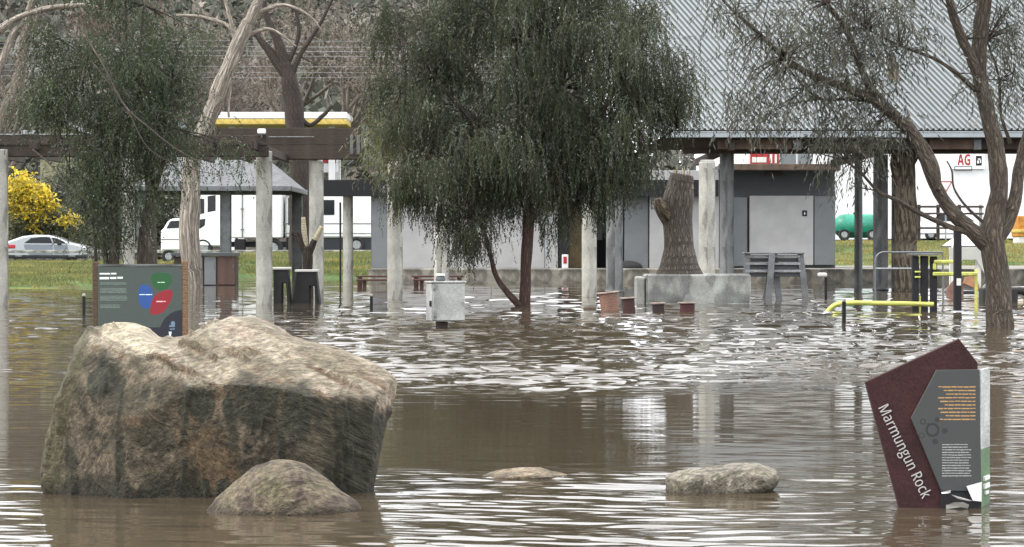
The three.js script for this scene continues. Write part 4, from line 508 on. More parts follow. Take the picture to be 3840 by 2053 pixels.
// ---------------------------------------------------------------- things standing in the flood
{ // concrete plinth and the dead stump
  const d = 51, s = d / FOCAL, o = thing('concrete_plinth', 'wide pale concrete plinth carrying a dead tree stump', 'plinth', [X(2612, d), 0, -d]), top = Y(1030, d), h = top - BED;
  M.plinth = std({ color: lin(0.68, 0.685, 0.665), map: rep(T.concrete, 0.7), bumpMap: T.speck, bumpScale: 0.006, roughness: 0.9 });
  const w0 = X(2424, d) - X(2612, d), w1 = X(2817, d) - X(2612, d), wm = X(2590, d) - X(2612, d);
  part('block', box(w1 - w0, h, 1.5, (w0 + w1) / 2, BED + h / 2, -0.75, 0.03), M.plinth, o);
  part('end_block', box(0.16, h - 0.05, 1.3, w0 - 0.09, BED + h / 2 - 0.025, -0.75, 0.03), M.plinth, o);
  const sd = 51.75, st = thing('dead_stump', 'broken dead tree stump with pale splintered top on the plinth', 'tree stump', [X(2546, sd), top, -sd]);
  const J = joints([[2546, 1042, 92], [2546, 1028, 86], [2545, 990, 70], [2543, 930, 57], [2541, 860, 53], [2540, 800, 54], [2545, 740, 56], [2552, 690, 50], [2558, 655, 44]], sd); const b = limb(J, 22, 0.14, 6, 12), k = limb(joints([[2520, 830, 34], [2492, 792, 30, -0.12], [2474, 768, 22, -0.18], [2470, 745, 14, -0.2]], sd), 12, 0.2, 5, 3);
  const R = rng(41), sp = []; for (let i = 0; i < 16; i++) { const a = i / 16 * 6.283, rr = 0.2, px = X(2556, sd) + Math.cos(a) * rr, pz = -sd + Math.sin(a) * rr * 0.9, y0 = Y(690, sd), y1 = Y(mix(672, 618, R()), sd); sp.push(new ConvexGeometry([[-0.05, 0], [0.05, 0], [0, 0.05], [0, -0.05]].map(q => new THREE.Vector3(px + q[0], y0 - 0.1, pz + q[1])).concat([new THREE.Vector3(px - Math.cos(a) * 0.04, y1, pz - Math.sin(a) * 0.04), new THREE.Vector3(px - Math.cos(a) * 0.06 + 0.02, y1 - 0.05, pz - Math.sin(a) * 0.05)]))); }
  const S = merge(sp.map(g => metric(g))); local(st, b, k, S); part('trunk', b, barkMat(0.2, 0.185, 0.165, T.bark, 0.045), st); part('burl', k, barkMat(0.2, 0.17, 0.14, T.flaky, 0.02), st); part('splinters', S, barkMat(0.5, 0.46, 0.38, T.bark, 0.01), st);
}
{ // white electrical cabinet on a post
  const d = 35.4, o = thing('electrical_cabinet', 'white metal electrical cabinet on a short post in the flood', 'cabinet', [X(1682, d), 0, -d], 0.29), w = X(1747, d) - X(1622, d), yc = Y(1134, d), h = Y(1063, d) - Y(1206, d);
  const b = part('housing', box(w + 0.02, h, 0.3, 0, yc, -0.17, 0.012), std({ color: lin(0.46, 0.47, 0.46), map: T.grain, roughness: 0.6 }), o); const dr = part('door', box(w * 0.985, h * 0.97, 0.024, 0.004, yc, -0.006, 0.008), std({ color: lin(0.6, 0.62, 0.61), map: rep(T.concrete, 0.8), roughness: 0.55 }), o);
  for (const k of [-1, 1]) part('hinge', box(0.025, 0.035, 0.02, -w * 0.45, yc + k * h * 0.36, 0.014, 0.004), M.steel, dr); part('lock', box(0.03, 0.08, 0.05, -w * 0.53, yc - 0.02, -0.05, 0.006), M.black, dr);
  part('hood', box(w + 0.05, 0.025, 0.35, 0, yc + h / 2 + 0.014, -0.17, 0.006), std({ color: lin(0.5, 0.51, 0.5), map: T.grain, roughness: 0.6 }), o); part('post', box(0.14, Y(1208, d) - BED, 0.14, -0.05, (Y(1208, d) + BED) / 2, -0.17, 0.006), M.timberDark, o); const c = part('meter_cap', cyl(0.07, 0.06, 0.07, -0.06, yc + h / 2 + 0.026, -0.2), M.wallDark, o); part('lid', cyl(0.065, 0.06, 0.03, -0.06, yc + h / 2 + 0.097, -0.2), M.offWhite, c);
}
for (const [px, y0, y1, label] of [[313, 1112, 1185, 'dark marker stake left of the information board'], [1392, 1112, 1160, 'dark marker stake below the maroon benches'], [3098, 1040, 1122, 'dark marker stake with pale bent top right of the grey frame'], [3166, 1132, 1214, 'dark marker stake in front of the yellow bar']]) { // marker stakes
  const d = FOCAL * EYE / (y1 - HORIZON), o = thing('marker_stake', label, 'stake', [X(px, d), 0, -d], 0.2, 'dark stakes marking submerged beds'), top = Y(y0, d); part('stake', box(0.05, top - BED, 0.05, 0, (top + BED) / 2, 0, 0.006), M.black, o); part('cap', px === 3098 ? box(0.2, 0.09, 0.1, -0.08, top + 0.05, 0, 0.03) : box(0.054, 0.05, 0.054, 0, top + 0.02, 0, 0.012), px === 3098 ? M.offWhite : M.concrete, o);
}
// stumps of drowned seats
[[2292, 1102, 1168, 0.37, 0.2, lin(0.4, 0.22, 0.17), 'pinkish tilted seat post below the grey column'], [2362, 1122, 1172, 0.24, 0.12, lin(0.09, 0.03, 0.03), 'dark red seat post just left of the plinth'], [2472, 1142, 1172, 0.22, 0.06, lin(0.045, 0.025, 0.025), 'nearly black seat post under the left of the plinth'], [2578, 1140, 1170, 0.28, 0, lin(0.12, 0.03, 0.032), 'dark red seat post before the middle of the plinth']].forEach(([px, y0, y1, w, tilt, c, label]) => {
  const d = FOCAL * EYE / (y1 - HORIZON), o = thing('seat_post', label, 'seat', [X(px, d), 0, -d], 0.15, 'drowned seats before the plinth'), top = Y(y0, d), m = std({ color: c, map: T.wood, roughness: 0.7 }); part('side_board', bar([tilt * 0.4, BED, 0], [-tilt * 0.3, top, 0], w * 0.8, 0.16), m, o); part('seat_top', box(w, 0.025, 0.26, -tilt * 0.3, top + 0.016, -0.02, 0.005, [0, 0, tilt * 0.5]), std({ color: lin(0.45, 0.36, 0.32), map: T.wood, roughness: 0.7 }), o);
});
{ const d = 46, o = thing('drift_board', 'short brown board floating below the stained concrete post', 'board', [X(2212, d), 0.0, -d], 0.1); part('board', box(0.22, 0.05, 0.12, 0, 0.022, 0, 0.008), M.timberBrown, o); part('nail_strip', box(0.2, 0.008, 0.02, 0, 0.05, 0, 0.002), M.timberDark, o); }
{ // black block seats with pale tops
  const d = 51.5, s = d / FOCAL; for (const [pts, ox, label] of [[[[1024, 1012], [1078, 1012], [1098, 1250], [1082, 1250], [1071, 1064], [1056, 1064], [1054, 1250], [1024, 1250]], 1060, 'narrow black block seat touching the second pergola column'], [[[1112, 1021], [1184, 1021], [1212, 1250], [1184, 1250], [1178, 1074], [1160, 1074], [1158, 1250], [1074, 1250]], 1148, 'wide black tapered block seat with arched gap']]) {
    const o = thing('block_seat', label, 'seat', [X(ox, d), 0, -d], 0, 'black block seats by the pergola'); part('body', metric(prism(pts.map(([x, y]) => [(x - ox) * s, Y(y, d)]), 0.45, 0.012)), std({ color: lin(0.03, 0.03, 0.033), map: T.concrete, roughness: 0.8 }), o); const a = pts[0], b = pts[1]; part('seat_top', box((b[0] - a[0] + 14) * s, 0.045, 0.48, ((a[0] + b[0]) / 2 - ox) * s, Y(a[1], d) + 0.024, -0.22, 0.008), M.offWhite, o);
  }
}
{ // pruned dark trunk with pale cut limbs
  const d = 54, o = thing('pruned_tree', 'dark pruned trunk with pale cut limbs behind the black seats', 'tree', [X(1152, d), 0, -d]), L = l => joints(l, d); const a = [L([[1154, 1230, 21], [1154, 1010, 19], [1152, 950, 20], [1148, 925, 18]]), L([[1150, 960, 14], [1128, 915, 12], [1108, 880, 10], [1092, 872, 9]]), L([[1148, 945, 14], [1125, 900, 11], [1112, 870, 10]]), L([[1156, 960, 14], [1172, 918, 12], [1180, 900, 11]])]; const c = [L([[1180, 902, 11], [1196, 872, 10], [1207, 850, 8]]), L([[1148, 930, 10], [1140, 870, 10], [1137, 815, 8]])];
  a.forEach((q, i) => { const g = limb(q, 9, 0.15, 5, i); local(o, g); part(i ? 'branch' : 'trunk', g, M.barkDark, o); }); branches(o, c.map((q, i) => limb(q, 8, 0.1, 5, i)), std({ color: lin(0.72, 0.66, 0.5), map: T.wood, roughness: 0.8 }));
}
{ // grey steel bench frame
  const d = 55, s = d / FOCAL, o = thing('bench_frame', 'grey steel trestle frame with slats right of the plinth', 'frame', [X(2905, d), 0, -d]), q = (x, y, z = 0) => [(x - 2905) * s, Y(y, d), z];
  for (const [x0, x1, z] of [[2800, 2784, 0], [2888, 2866, 0.25], [2904, 2936, -0.25], [2998, 3032, 0]]) part('leg', bar(q(x0 + 4, 952, z), q(x1 + 4, 1240, z), 0.13, 0.07), M.steel, o); for (const [x0, x1] of [[2900, 2852], [3010, 3044]]) part('leg', bar(q(x0, 952, -0.3), q(x1, 1240, -0.3), 0.07, 0.07), M.steel, o);
  part('top_rail', box((3015 - 2788) * s, 0.035, 0.5, (2901 - 2905) * s, Y(950, d), -0.05, 0.008), M.steel, o);
  for (const [a, b] of [[2800, 2886], [2908, 3000]]) for (const y of [962, 990, 1017]) { const w = (b - a + (y - 950) * 0.12) * s, x = ((a + b) / 2 - 2905) * s; part('tread', box(w, 0.055, 0.24, x, Y(y, d), -0.08, 0.008), M.galv, o); part('riser', box(w, 0.085, 0.03, x, Y(y + 14, d), -0.03, 0.004), M.wallDark, o); }
}
{ // tubular handrail
  const d = 54, o = thing('handrail', 'thin grey tubular handrail between the frame and black posts', 'handrail', [X(3400, d), 0, -d]), q = (x, y) => new THREE.Vector3(X(x, d) - o.position.x, Y(y, d), 0);
  part('rail', tube([q(3283, 1240), q(3283, 1110), q(3283, 985), q(3290, 960), q(3306, 948), q(3360, 947), q(3460, 947), q(3536, 947)], 0.021, 60, 8), M.steel, o); part('rail', tube([q(3283, 1008), q(3340, 1008), q(3424, 1008)], 0.018, 20, 8), M.galv, o); part('post', tube([q(3536, 947), q(3538, 1050), q(3538, 1240)], 0.02, 20, 8), M.steel, o);
}
{ // outdoor exercise station: black posts, yellow bars
  const d = 45.5, o = thing('exercise_station', 'outdoor exercise station of black posts with yellow bars', 'exercise station', [X(3465, d), 0, -d]), ox = o.position.x, post = (px, w, y0, z = 0) => part('post', box(w, Y(y0, d) - BED, 0.12, X(px, d) - ox, (Y(y0, d) + BED) / 2, z, 0.012), M.black, o), yb = (a, b, y, h = 0.07, z = 0.12) => part('yellow_bar', box(X(b, d) - X(a, d), h, 0.06, (X(a, d) + X(b, d)) / 2 - ox, Y(y, d), z, 0.015), M.yellow, o);
  post(3433, 0.115, 961); post(3467, 0.125, 960); post(3502, 0.115, 962); part('top_plate', box(0.46, 0.03, 0.6, 0.01, Y(955, d), -0.16, 0.006), M.steel, o);
  yb(3500, 3588, 982, 0.06, 0.1); yb(3496, 3664, 1028, 0.07, 0.1); yb(3429, 3451, 1020, 0.03, 0.08); yb(3429, 3451, 1040, 0.03, 0.08); yb(3497, 3510, 1000, 0.12, 0.08);
  part('balance_bar', tube([[3088, 1178], [3106, 1156], [3126, 1142], [3160, 1136], [3300, 1137], [3490, 1141]].map(([x, y]) => new THREE.Vector3(X(x, d) - ox, Y(y, d), 0.35)), 0.042, 60, 12), M.yellow, o);
  for (const px of [3451, 3661]) part('yellow_upright', box(0.05, Y(px === 3451 ? 1110 : 1010, d) - BED, 0.05, X(px, d) - ox, (Y(px === 3451 ? 1110 : 1010, d) + BED) / 2, 0.02, 0.01), M.yellow, o);
}
{ const d = 43.8, o = thing('black_post', 'tall square black post with white label before the play tower', 'post', [X(3592, d), 0, -d]), top = Y(862, d); part('shaft', box(0.125, top - BED, 0.125, 0, (top + BED) / 2, 0, 0.012), M.black, o); part('label_plate', box(0.075, 0.12, 0.006, 0.012, Y(1058, d), 0.068, 0.002), M.offWhite, o); part('foot_collar', cyl(0.12, 0.11, 0.04, 0, 0.0, 0), M.galv, o); }
{ // play tower behind
  const d = 58, s = d / FOCAL, o = thing('play_tower', 'cream play tower with white pyramid roof and orange panels', 'play tower', [X(3620, d), 0, -d]), q = (x, y) => [(x - 3620) * s, Y(y, d)];
  for (const [x, z] of [[3570, 0.3], [3662, 0.3], [3590, -0.7], [3690, -0.7]]) part('post', box(0.1, Y(920, d) - BED, 0.1, q(x, 0)[0], (Y(920, d) + BED) / 2, z, 0.012), M.offWhite, o);
  const rf = new THREE.ConeGeometry(0.62, 0.36, 4, 1); rf.rotateY(Math.PI / 4); part('roof', rf.toNonIndexed(), M.whiteMatt, o, [q(3622, 0)[0], Y(895, d), -0.2]); part('roof_edge', box(0.9, 0.03, 0.9, q(3622, 0)[0], Y(925, d), -0.2, 0.006), M.wallDark, o);
  const pan = (name, pts, z, m) => part(name, metric(prism(pts.map(p => q(...p)), 0.05, 0.006)), m, o).position.setZ(z);
  pan('grey_panel', [[3548, 928], [3706, 928], [3716, 1000], [3690, 1040], [3650, 975], [3600, 975], [3560, 1030]], 0.4, std({ color: lin(0.5, 0.51, 0.46), map: T.plain, roughness: 0.7 })); pan('orange_panel', [[3606, 1040], [3650, 1032], [3656, 1060], [3666, 1098], [3640, 1080], [3600, 1062]], 0.46, std({ color: lin(0.5, 0.25, 0.13), map: T.grain, roughness: 0.6 }));
  pan('brown_panel', [[3540, 1082], [3575, 1040], [3604, 1060], [3604, 1250], [3540, 1250]], 0.38, std({ color: lin(0.32, 0.18, 0.14), map: T.grain, roughness: 0.7 })); pan('slide_side', [[3610, 1150], [3690, 1055], [3712, 1070], [3712, 1100], [3650, 1150], [3620, 1190]], 0.5, std({ color: lin(0.55, 0.58, 0.52), map: T.grain, roughness: 0.6 })); part('deck', box(0.8, 0.07, 0.9, q(3628, 0)[0], Y(1098, d), -0.2, 0.01), M.wallDark, o);
}
{ const d = 52, o = thing('rubber_block', 'black rubber block and tyre behind the gum tree trunk', 'play block', [X(3740, d), 0, -d]); part('block', box(0.7, Y(1080, d) - BED, 0.5, X(3745, d) - o.position.x, (Y(1080, d) + BED) / 2, 0, 0.03), M.blackRubber, o); const t = part('tyre', new THREE.TorusGeometry(0.2, 0.075, 12, 28), M.blackRubber, o, [X(3822, d) - o.position.x, Y(1128, d), 0.1]); part('hub', new THREE.TorusGeometry(0.1, 0.02, 8, 24), M.galv, t); }
{ // yellow end of play equipment at the right edge, far
  const d = 112, o = thing('orange_skip', 'orange and yellow skip at the right edge across the lawn', 'skip', [X(3850, d), groundHeight(X(3850, d), d), -d]); const y = o.position.y; part('bin', box(1.6, 0.9, 1.4, 0.3, Y(850, d) - y, 0, 0.03), std({ color: lin(0.75, 0.3, 0.03), roughness: 0.6, map: T.grain }), o); part('yellow_rim', box(1.66, 0.14, 1.46, 0.3, Y(868, d) - y, 0.02, 0.02), M.amber, o); part('base', box(1.5, 0.75, 1.3, 0.3, Y(905, d) - y, 0, 0.02), M.offWhite, o); }

// ---------------------------------------------------------------- signs in the flood
const font = await new FontLoader().loadAsync('fonts/droid/droid_sans_regular.typeface.json'), fontBold = await new FontLoader().loadAsync('fonts/droid/droid_sans_bold.typeface.json');
function print(w, h, draw) { const c = document.createElement('canvas'); c.width = w; c.height = h; const x = c.getContext('2d'); draw(x, w, h); const t = new THREE.CanvasTexture(c); t.colorSpace = THREE.SRGBColorSpace; t.magFilter = THREE.LinearFilter; return t; }
function unitUV(g) { g.computeBoundingBox(); const b = g.boundingBox, p = g.attributes.position, uv = new Float32Array(p.count * 2); for (let i = 0; i < p.count; i++) { uv[i * 2] = (p.getX(i) - b.min.x) / (b.max.x - b.min.x); uv[i * 2 + 1] = (p.getY(i) - b.min.y) / (b.max.y - b.min.y); } g.setAttribute('uv', new THREE.BufferAttribute(uv, 2)); return g; }
// rows of print too small to read: word-length strokes
function smallPrint(x, R, x0, y0, x1, rows, lh, th, color, ragged = 0.15) { x.fillStyle = color; for (let r = 0; r < rows; r++) { let p = x0 + (ragged < 0 ? -ragged * R() * (x1 - x0) * (r % 3) * 0.3 : 0); const end = x1 - Math.max(0, ragged) * R() * (x1 - x0) * 0.5; while (p < end) { const w = Math.min(end - p, (4 + R() * 16) * th * 0.35); x.fillRect(p, y0 + r * lh + R() * th * 0.15, w, th * (0.7 + 0.3 * R())); p += w + th * 0.45; } } }
{
  const d = 11, s = d / FOCAL, ox = 3530, o = thing('interpretive_sign', 'angular maroon and grey sign reading Marmungun Rock standing in the flood', 'sign', [X(ox, d), 0, -d]), q = ([x, y]) => [(x - ox) * s, Y(y, d)];
  M.signMaroon = std({ color: lin(0.05, 0.0138, 0.015), map: T.grain, bumpMap: T.fine, bumpScale: 0.0006, roughness: 0.95 });
  part('maroon_panel', metric(prism([[3374, 2100], [3374, 1906], [3247, 1434], [3599, 1272], [3669, 1362], [3672, 2100]].reverse().map(q), 0.04, 0.003)), M.signMaroon, o, [0, 0, 0]);
  const outline = [[3511, 1388], [3673, 1386], [3681, 1842], [3530, 1842], [3416, 1569]], W = 265, Hh = 456, cx = x => (x - 3416) / W, cy = y => (y - 1386) / Hh;
  const tx = print(800, 1376, (x, w, h) => {
    const R = rng(61); x.fillStyle = '#373939'; x.fillRect(0, 0, w, h); for (let i = 0; i < 5000; i++) { x.fillStyle = `rgba(${R() < 0.5 ? '20,22,22' : '120,122,120'},0.05)`; x.fillRect(R() * w, R() * h, 3 + R() * 9, 2 + R() * 5); }
    smallPrint(x, R, cx(3518) * w, cy(1449) * h, cx(3658) * w, 10, 0.0297 * h, 15, '#a98250', -0.5); smallPrint(x, R, cx(3533) * w, cy(1666) * h, cx(3646) * w, 13, 0.0215 * h, 11, '#9a9c99', 0.3);
    x.strokeStyle = '#1c1e1e'; x.fillStyle = '#222424'; const ring = (a, b, r, lw) => { x.lineWidth = lw; x.beginPath(); x.arc(cx(a) * w, cy(b) * h, r / W * w, 0, 7); x.stroke(); }, dot = (a, b, r) => { x.beginPath(); x.arc(cx(a) * w, cy(b) * h, r / W * w, 0, 7); x.fill(); };
    ring(3497, 1613, 22, 26); ring(3461, 1582, 9, 12); ring(3457, 1634, 9, 9); dot(3514, 1575, 10); dot(3543, 1617, 11); dot(3507, 1657, 11); dot(3480, 1590, 4);
  });
  part('text_panel', unitUV(prism([...outline].reverse().map(q), 0.012, 0.0015)), std({ map: tx, roughness: 0.5 }), o, [0, 0, 0.016]);
  const dk = part('exposed_backing', metric(prism([[3530, 1842], [3681, 1842], [3682, 2080], [3530, 2080]].reverse().map(q), 0.014, 0.001)), M.black, o, [0, 0, 0.012]);
  const flap = (pts, z) => { const g = new THREE.BufferGeometry(); g.setAttribute('position', new THREE.Float32BufferAttribute(pts.flatMap(([x, y, k]) => [(x - ox) * s, Y(y, d), z + k]), 3)); const ix = []; for (let i = 1; i + 1 < pts.length; i++) ix.push(0, i + 1, i); g.setIndex(ix); const f = g.toNonIndexed(); f.computeVertexNormals(); const b = f.clone(); b.translate(0, 0, -0.002); return merge([f, b]); };
  part('peeling_vinyl', flap([[3621, 1822, 0.02], [3680, 1807, 0.01], [3680, 1881, 0.006], [3645, 1876, 0.02]], 0.02), M.whiteMatt, o); part('peeling_vinyl', flap([[3530, 1846, 0.004], [3562, 1836, 0.03], [3560, 1848, 0.02], [3530, 1851, 0.01]], 0.02), M.whiteMatt, o); part('peeling_vinyl', flap([[3564, 1854, 0.02], [3608, 1868, 0.03], [3644, 1877, 0.02], [3632, 1879, 0.012], [3590, 1870, 0.01]], 0.02), M.whiteMatt, o); part('peeling_vinyl', flap([[3543, 1892, 0.03], [3572, 1880, 0.05], [3604, 1879, 0.05], [3628, 1890, 0.04], [3626, 1906, 0.02], [3600, 1900, 0.03], [3545, 1908, 0.02]], 0.02), M.offWhite, o);
  // return panel on the right-hand side
  const dir = new THREE.Vector3(0.077, 0, -0.2).normalize(), L = Math.hypot(0.077, 0.2), ret = (name, y0, y1, m, x0 = 0, x1 = L, lift = 0) => part(name, metric((() => { const g = box(x1 - x0, Y(y0, d) - Y(y1, d), 0.012, (x0 + x1) / 2, (Y(y0, d) + Y(y1, d)) / 2, lift, 0.001); g.rotateY(Math.atan2(-dir.z, dir.x)); g.translate((3674 - ox) * s, 0, 0.0); return g; })()), m, o);
  ret('return_panel', 1388, 1690, std({ color: lin(0.62, 0.64, 0.62), map: T.grain, roughness: 0.6 }), 0.004); ret('green_return_panel', 1692, 2080, std({ color: lin(0.1, 0.22, 0.08), map: T.grain, roughness: 0.6 }), 0.004);
  for (const [y, h, k] of [[1802, 16, 0.5], [1832, 18, 0.5], [1858, 12, 0.3]]) ret('white_emblem', y - h / 2, y + h / 2, M.whiteMatt, L * (0.55 - k / 2), L * (0.55 + k / 2), 0.009);
  const g = new TextGeometry('Marmungun Rock', { font, size: 0.046, depth: 0.003, curveSegments: 4 }); g.computeBoundingBox(); const len = g.boundingBox.max.x, want = Math.hypot(3468 - 3300, 1868 - 1522) * s; g.scale(want / len, 1.0, 1); g.rotateZ(-Math.atan2(1868 - 1522, 3468 - 3300) - 0.0); const [tx0, ty0] = q([3293, 1528]); g.translate(tx0, ty0, 0.0015); part('lettering', g, std({ color: lin(0.36, 0.35, 0.335), roughness: 0.6 }), o);
}
{
  const d = 32.5, s = d / FOCAL, ox = 522, o = thing('information_board', 'grey green information board with coloured shapes between timber posts', 'sign', [X(ox, d), 0, -d]), w = (682 - 366) * s, top = Y(1001, d), bot = Y(1262, d) - 0.12;
  const post = (a, b, y, k) => part('post', box((b - a) * s, Y(y, d) - BED, 0.11, ((a + b) / 2 - ox) * s, (Y(y, d) + BED) / 2, -0.04, 0.01), std({ color: lin(...k), map: T.wood, bumpMap: T.fine, bumpScale: 0.002, roughness: 0.85 }), o); post(345, 368, 982, [0.14, 0.095, 0.06]); post(680, 702, 978, [0.34, 0.21, 0.12]);
  const tx = print(1024, 900, (x, W, Hh) => {
    const R = rng(67), u = a => (a - 366) / 316 * W, v = b => (b - 1001) / 278 * Hh; x.fillStyle = '#39433e'; x.fillRect(0, 0, W, Hh); for (let i = 0; i < 4000; i++) { x.fillStyle = `rgba(${R() < 0.5 ? '30,40,36' : '110,120,112'},0.06)`; x.fillRect(R() * W, R() * Hh, 4 + R() * 20, 3 + R() * 8); }
    x.fillStyle = '#060b1c'; x.beginPath(); x.moveTo(0, v(1216)); x.lineTo(u(600), v(1214)); x.bezierCurveTo(u(612), v(1180), u(640), v(1156), u(684), v(1152)); x.lineTo(W, Hh); x.lineTo(0, Hh); x.fill();
    const blob = (c, pts) => { x.fillStyle = c; x.beginPath(); pts.forEach(([a, b], i) => { const [e, f] = pts[(i + 1) % pts.length], mx = (u(a) + u(e)) / 2, my = (v(b) + v(f)) / 2; i ? x.quadraticCurveTo(u(a), v(b), mx, my) : x.moveTo(mx, my); }); const [a, b] = pts[0], [e, f] = pts[1]; x.quadraticCurveTo(u(a), v(b), (u(a) + u(e)) / 2, (v(b) + v(f)) / 2); x.fill(); };
    blob('#0c4a1f', [[562, 1028], [600, 1020], [640, 1024], [646, 1052], [630, 1078], [596, 1086], [572, 1070]]); blob('#1a4482', [[520, 1066], [546, 1062], [570, 1074], [574, 1112], [562, 1148], [534, 1150], [516, 1120]]); blob('#800e1f', [[572, 1108], [600, 1088], [646, 1078], [648, 1104], [630, 1140], [606, 1166], [566, 1172], [560, 1156]]);
    x.fillStyle = '#c9d6cc'; smallPrint(x, R, u(590), v(1054), u(618), 1, 10, 12, '#a9d0ae', 0); smallPrint(x, R, u(522), v(1097), u(570), 1, 10, 12, '#cfe0f4', 0); smallPrint(x, R, u(586), v(1121), u(622), 1, 10, 14, '#ffb8bd', 0);
    smallPrint(x, R, u(373), v(1022), u(436), 1, 10, 24, '#d5dad6', 0); smallPrint(x, R, u(373), v(1036), u(460), 1, 10, 28, '#e2e6e3', 0);
    for (const [y, n, e] of [[1056, 2, 480], [1076, 4, 476], [1103, 4, 478], [1134, 3, 455]]) smallPrint(x, R, u(375), v(y), u(e), n, 15, 9, '#66736c', 0.15);
    x.fillStyle = '#5f7486'; x.beginPath(); x.arc(u(648), v(1200), 26, 0, 7); x.fill(); x.fillRect(u(634), v(1206), 70, 22); x.fillRect(u(636), v(1218), 60, 14); x.fillStyle = '#cfdcec'; x.beginPath(); x.moveTo(u(632), v(1229)); x.lineTo(u(643), v(1229)); x.lineTo(u(637), v(1262)); x.fill();
  });
  part('panel', unitUV(box(w, top - bot, 0.03, ((366 + 682) / 2 - ox) * s, (top + bot) / 2, 0.005, 0.003)), std({ map: tx, roughness: 0.45 }), o); part('top_strip', box(w, 0.03, 0.05, ((366 + 682) / 2 - ox) * s, top + 0.017, 0.0, 0.004), M.concreteDark, o); part('lower_rail', box(w, 0.09, 0.07, ((366 + 682) / 2 - ox) * s, bot - 0.05, -0.01, 0.006), M.timberDark, o);
}
// ---------------------------------------------------------------- vehicles and the street beyond
function wheel(parent, x, y, z, r) { const t = part('wheel', new THREE.TorusGeometry(r * 0.78, r * 0.24, 10, 28), M.blackRubber, parent, [x, y, z]); const g = cyl(r * 0.6, r * 0.55, 0.12, 0, -0.06, 0, 20); g.rotateX(Math.PI / 2); part('rim', g, M.galv, t); return t; }
{ // silver sedan
  const d = 135, s = d / FOCAL, gy = groundHeight(X(180, d), d), o = thing('silver_sedan', 'silver sedan parked on the grass beneath the yellow wattle', 'car', [X(180, d), gy, -d]), q = (x, y) => [(x - 180) * s, (990 - y) * s * 1.0 + 0.12];
  const body = prism([[14, 968], [15, 938], [24, 928], [60, 915], [95, 903], [140, 898], [190, 899], [225, 908], [262, 925], [300, 933], [334, 944], [344, 958], [344, 976], [300, 980], [60, 980], [20, 978]].reverse().map(p => q(...p)), 1.7, 0.09); part('body', body, phys({ color: lin(0.36, 0.38, 0.41), metalness: 0.5, roughness: 0.3, clearcoat: 0.8, clearcoatRoughness: 0.1 }), o, [0, 0, 0.8]);
  part('side_window', prism([[100, 929], [125, 911], [165, 906], [196, 907], [206, 930]].reverse().map(p => q(...p)), 0.03, 0.004), M.darkGlass, o, [0, 0, 0.815]); part('side_window', prism([[212, 930], [202, 908], [222, 911], [250, 924], [256, 931]].reverse().map(p => q(...p)), 0.03, 0.004), M.darkGlass, o, [0, 0, 0.815]);
  part('door', prism([[98, 934], [206, 935], [208, 972], [120, 974], [104, 955]].reverse().map(p => q(...p)), 0.02, 0.004), phys({ color: lin(0.16, 0.18, 0.215), metalness: 0.5, roughness: 0.3, clearcoat: 0.8 }), o, [0, 0, 0.812]); part('door', prism([[210, 935], [262, 937], [268, 970], [212, 972]].reverse().map(p => q(...p)), 0.02, 0.004), phys({ color: lin(0.16, 0.18, 0.215), metalness: 0.5, roughness: 0.3, clearcoat: 0.8 }), o, [0, 0, 0.812]);
  part('tail_light', box(34 * s, 14 * s, 0.1, q(50, 0)[0], q(0, 942)[1], 0.78, 0.03), M.red, o); part('sill', box(4.2, 0.12, 0.04, 0, 0.22, 0.8), M.black, o); part('mirror', box(0.2, 0.12, 0.1, q(232, 0)[0], q(0, 932)[1], 0.86, 0.03), M.black, o); for (const x of [-1.4, 1.35]) wheel(o, x, 0.32, 0.72, 0.33);
}
{ // white truck
  const d = 121, s = d / FOCAL, gy = groundHeight(X(900, d), d), o = thing('white_truck', 'white box truck facing left behind the picnic shelter', 'truck', [X(900, d), gy, -d]), q = (x, y) => [(x - 900) * s, Y(y, d) - gy];
  part('cab', prism([[692, 925], [688, 860], [702, 770], [712, 700], [735, 690], [838, 690], [852, 705], [856, 925]].reverse().map(p => q(...p)), 2.2, 0.07), M.white, o, [0, 0, 1.1]); const win = (pts) => part('window', prism(pts.reverse().map(p => q(...p)), 0.03, 0.006), M.darkGlass, o, [0, 0, 1.115]); win([[748, 746], [776, 748], [776, 802], [748, 806]]); win([[788, 738], [818, 734], [818, 792], [788, 798]]); win([[746, 826], [780, 822], [778, 846], [762, 858], [746, 858]]);
  part('cargo_box', box(q(1062, 0)[0] - q(866, 0)[0], q(0, 702)[1] - q(0, 893)[1], 2.4, (q(1062, 0)[0] + q(866, 0)[0]) / 2, (q(0, 702)[1] + q(0, 893)[1]) / 2, -0.02, 0.04), M.whiteMatt, o); part('corner_post', box(0.05, 2.3, 0.03, q(918, 0)[0], q(0, 798)[1], 1.2), M.steel, o); for (const y of [785, 862]) part('latch', box(0.16, 0.05, 0.04, q(918, 0)[0], q(0, y)[1], 1.225), M.steel, o);
  part('chassis', box(4.2, 0.25, 1.6, 0.1, 0.62, 0, 0.02), M.black, o); part('fuel_tank', box(0.5, 0.7, 0.4, q(908, 0)[0], 0.52, 0.95, 0.05), M.black, o); part('bumper', box(0.6, 0.35, 2.2, q(705, 0)[0], 0.5, 0, 0.04), std({ color: lin(0.3, 0.42, 0.46), roughness: 0.5 }), o); for (const x of [q(770, 0)[0], q(1030, 0)[0]]) wheel(o, x, 0.45, 1.0, 0.46);
}
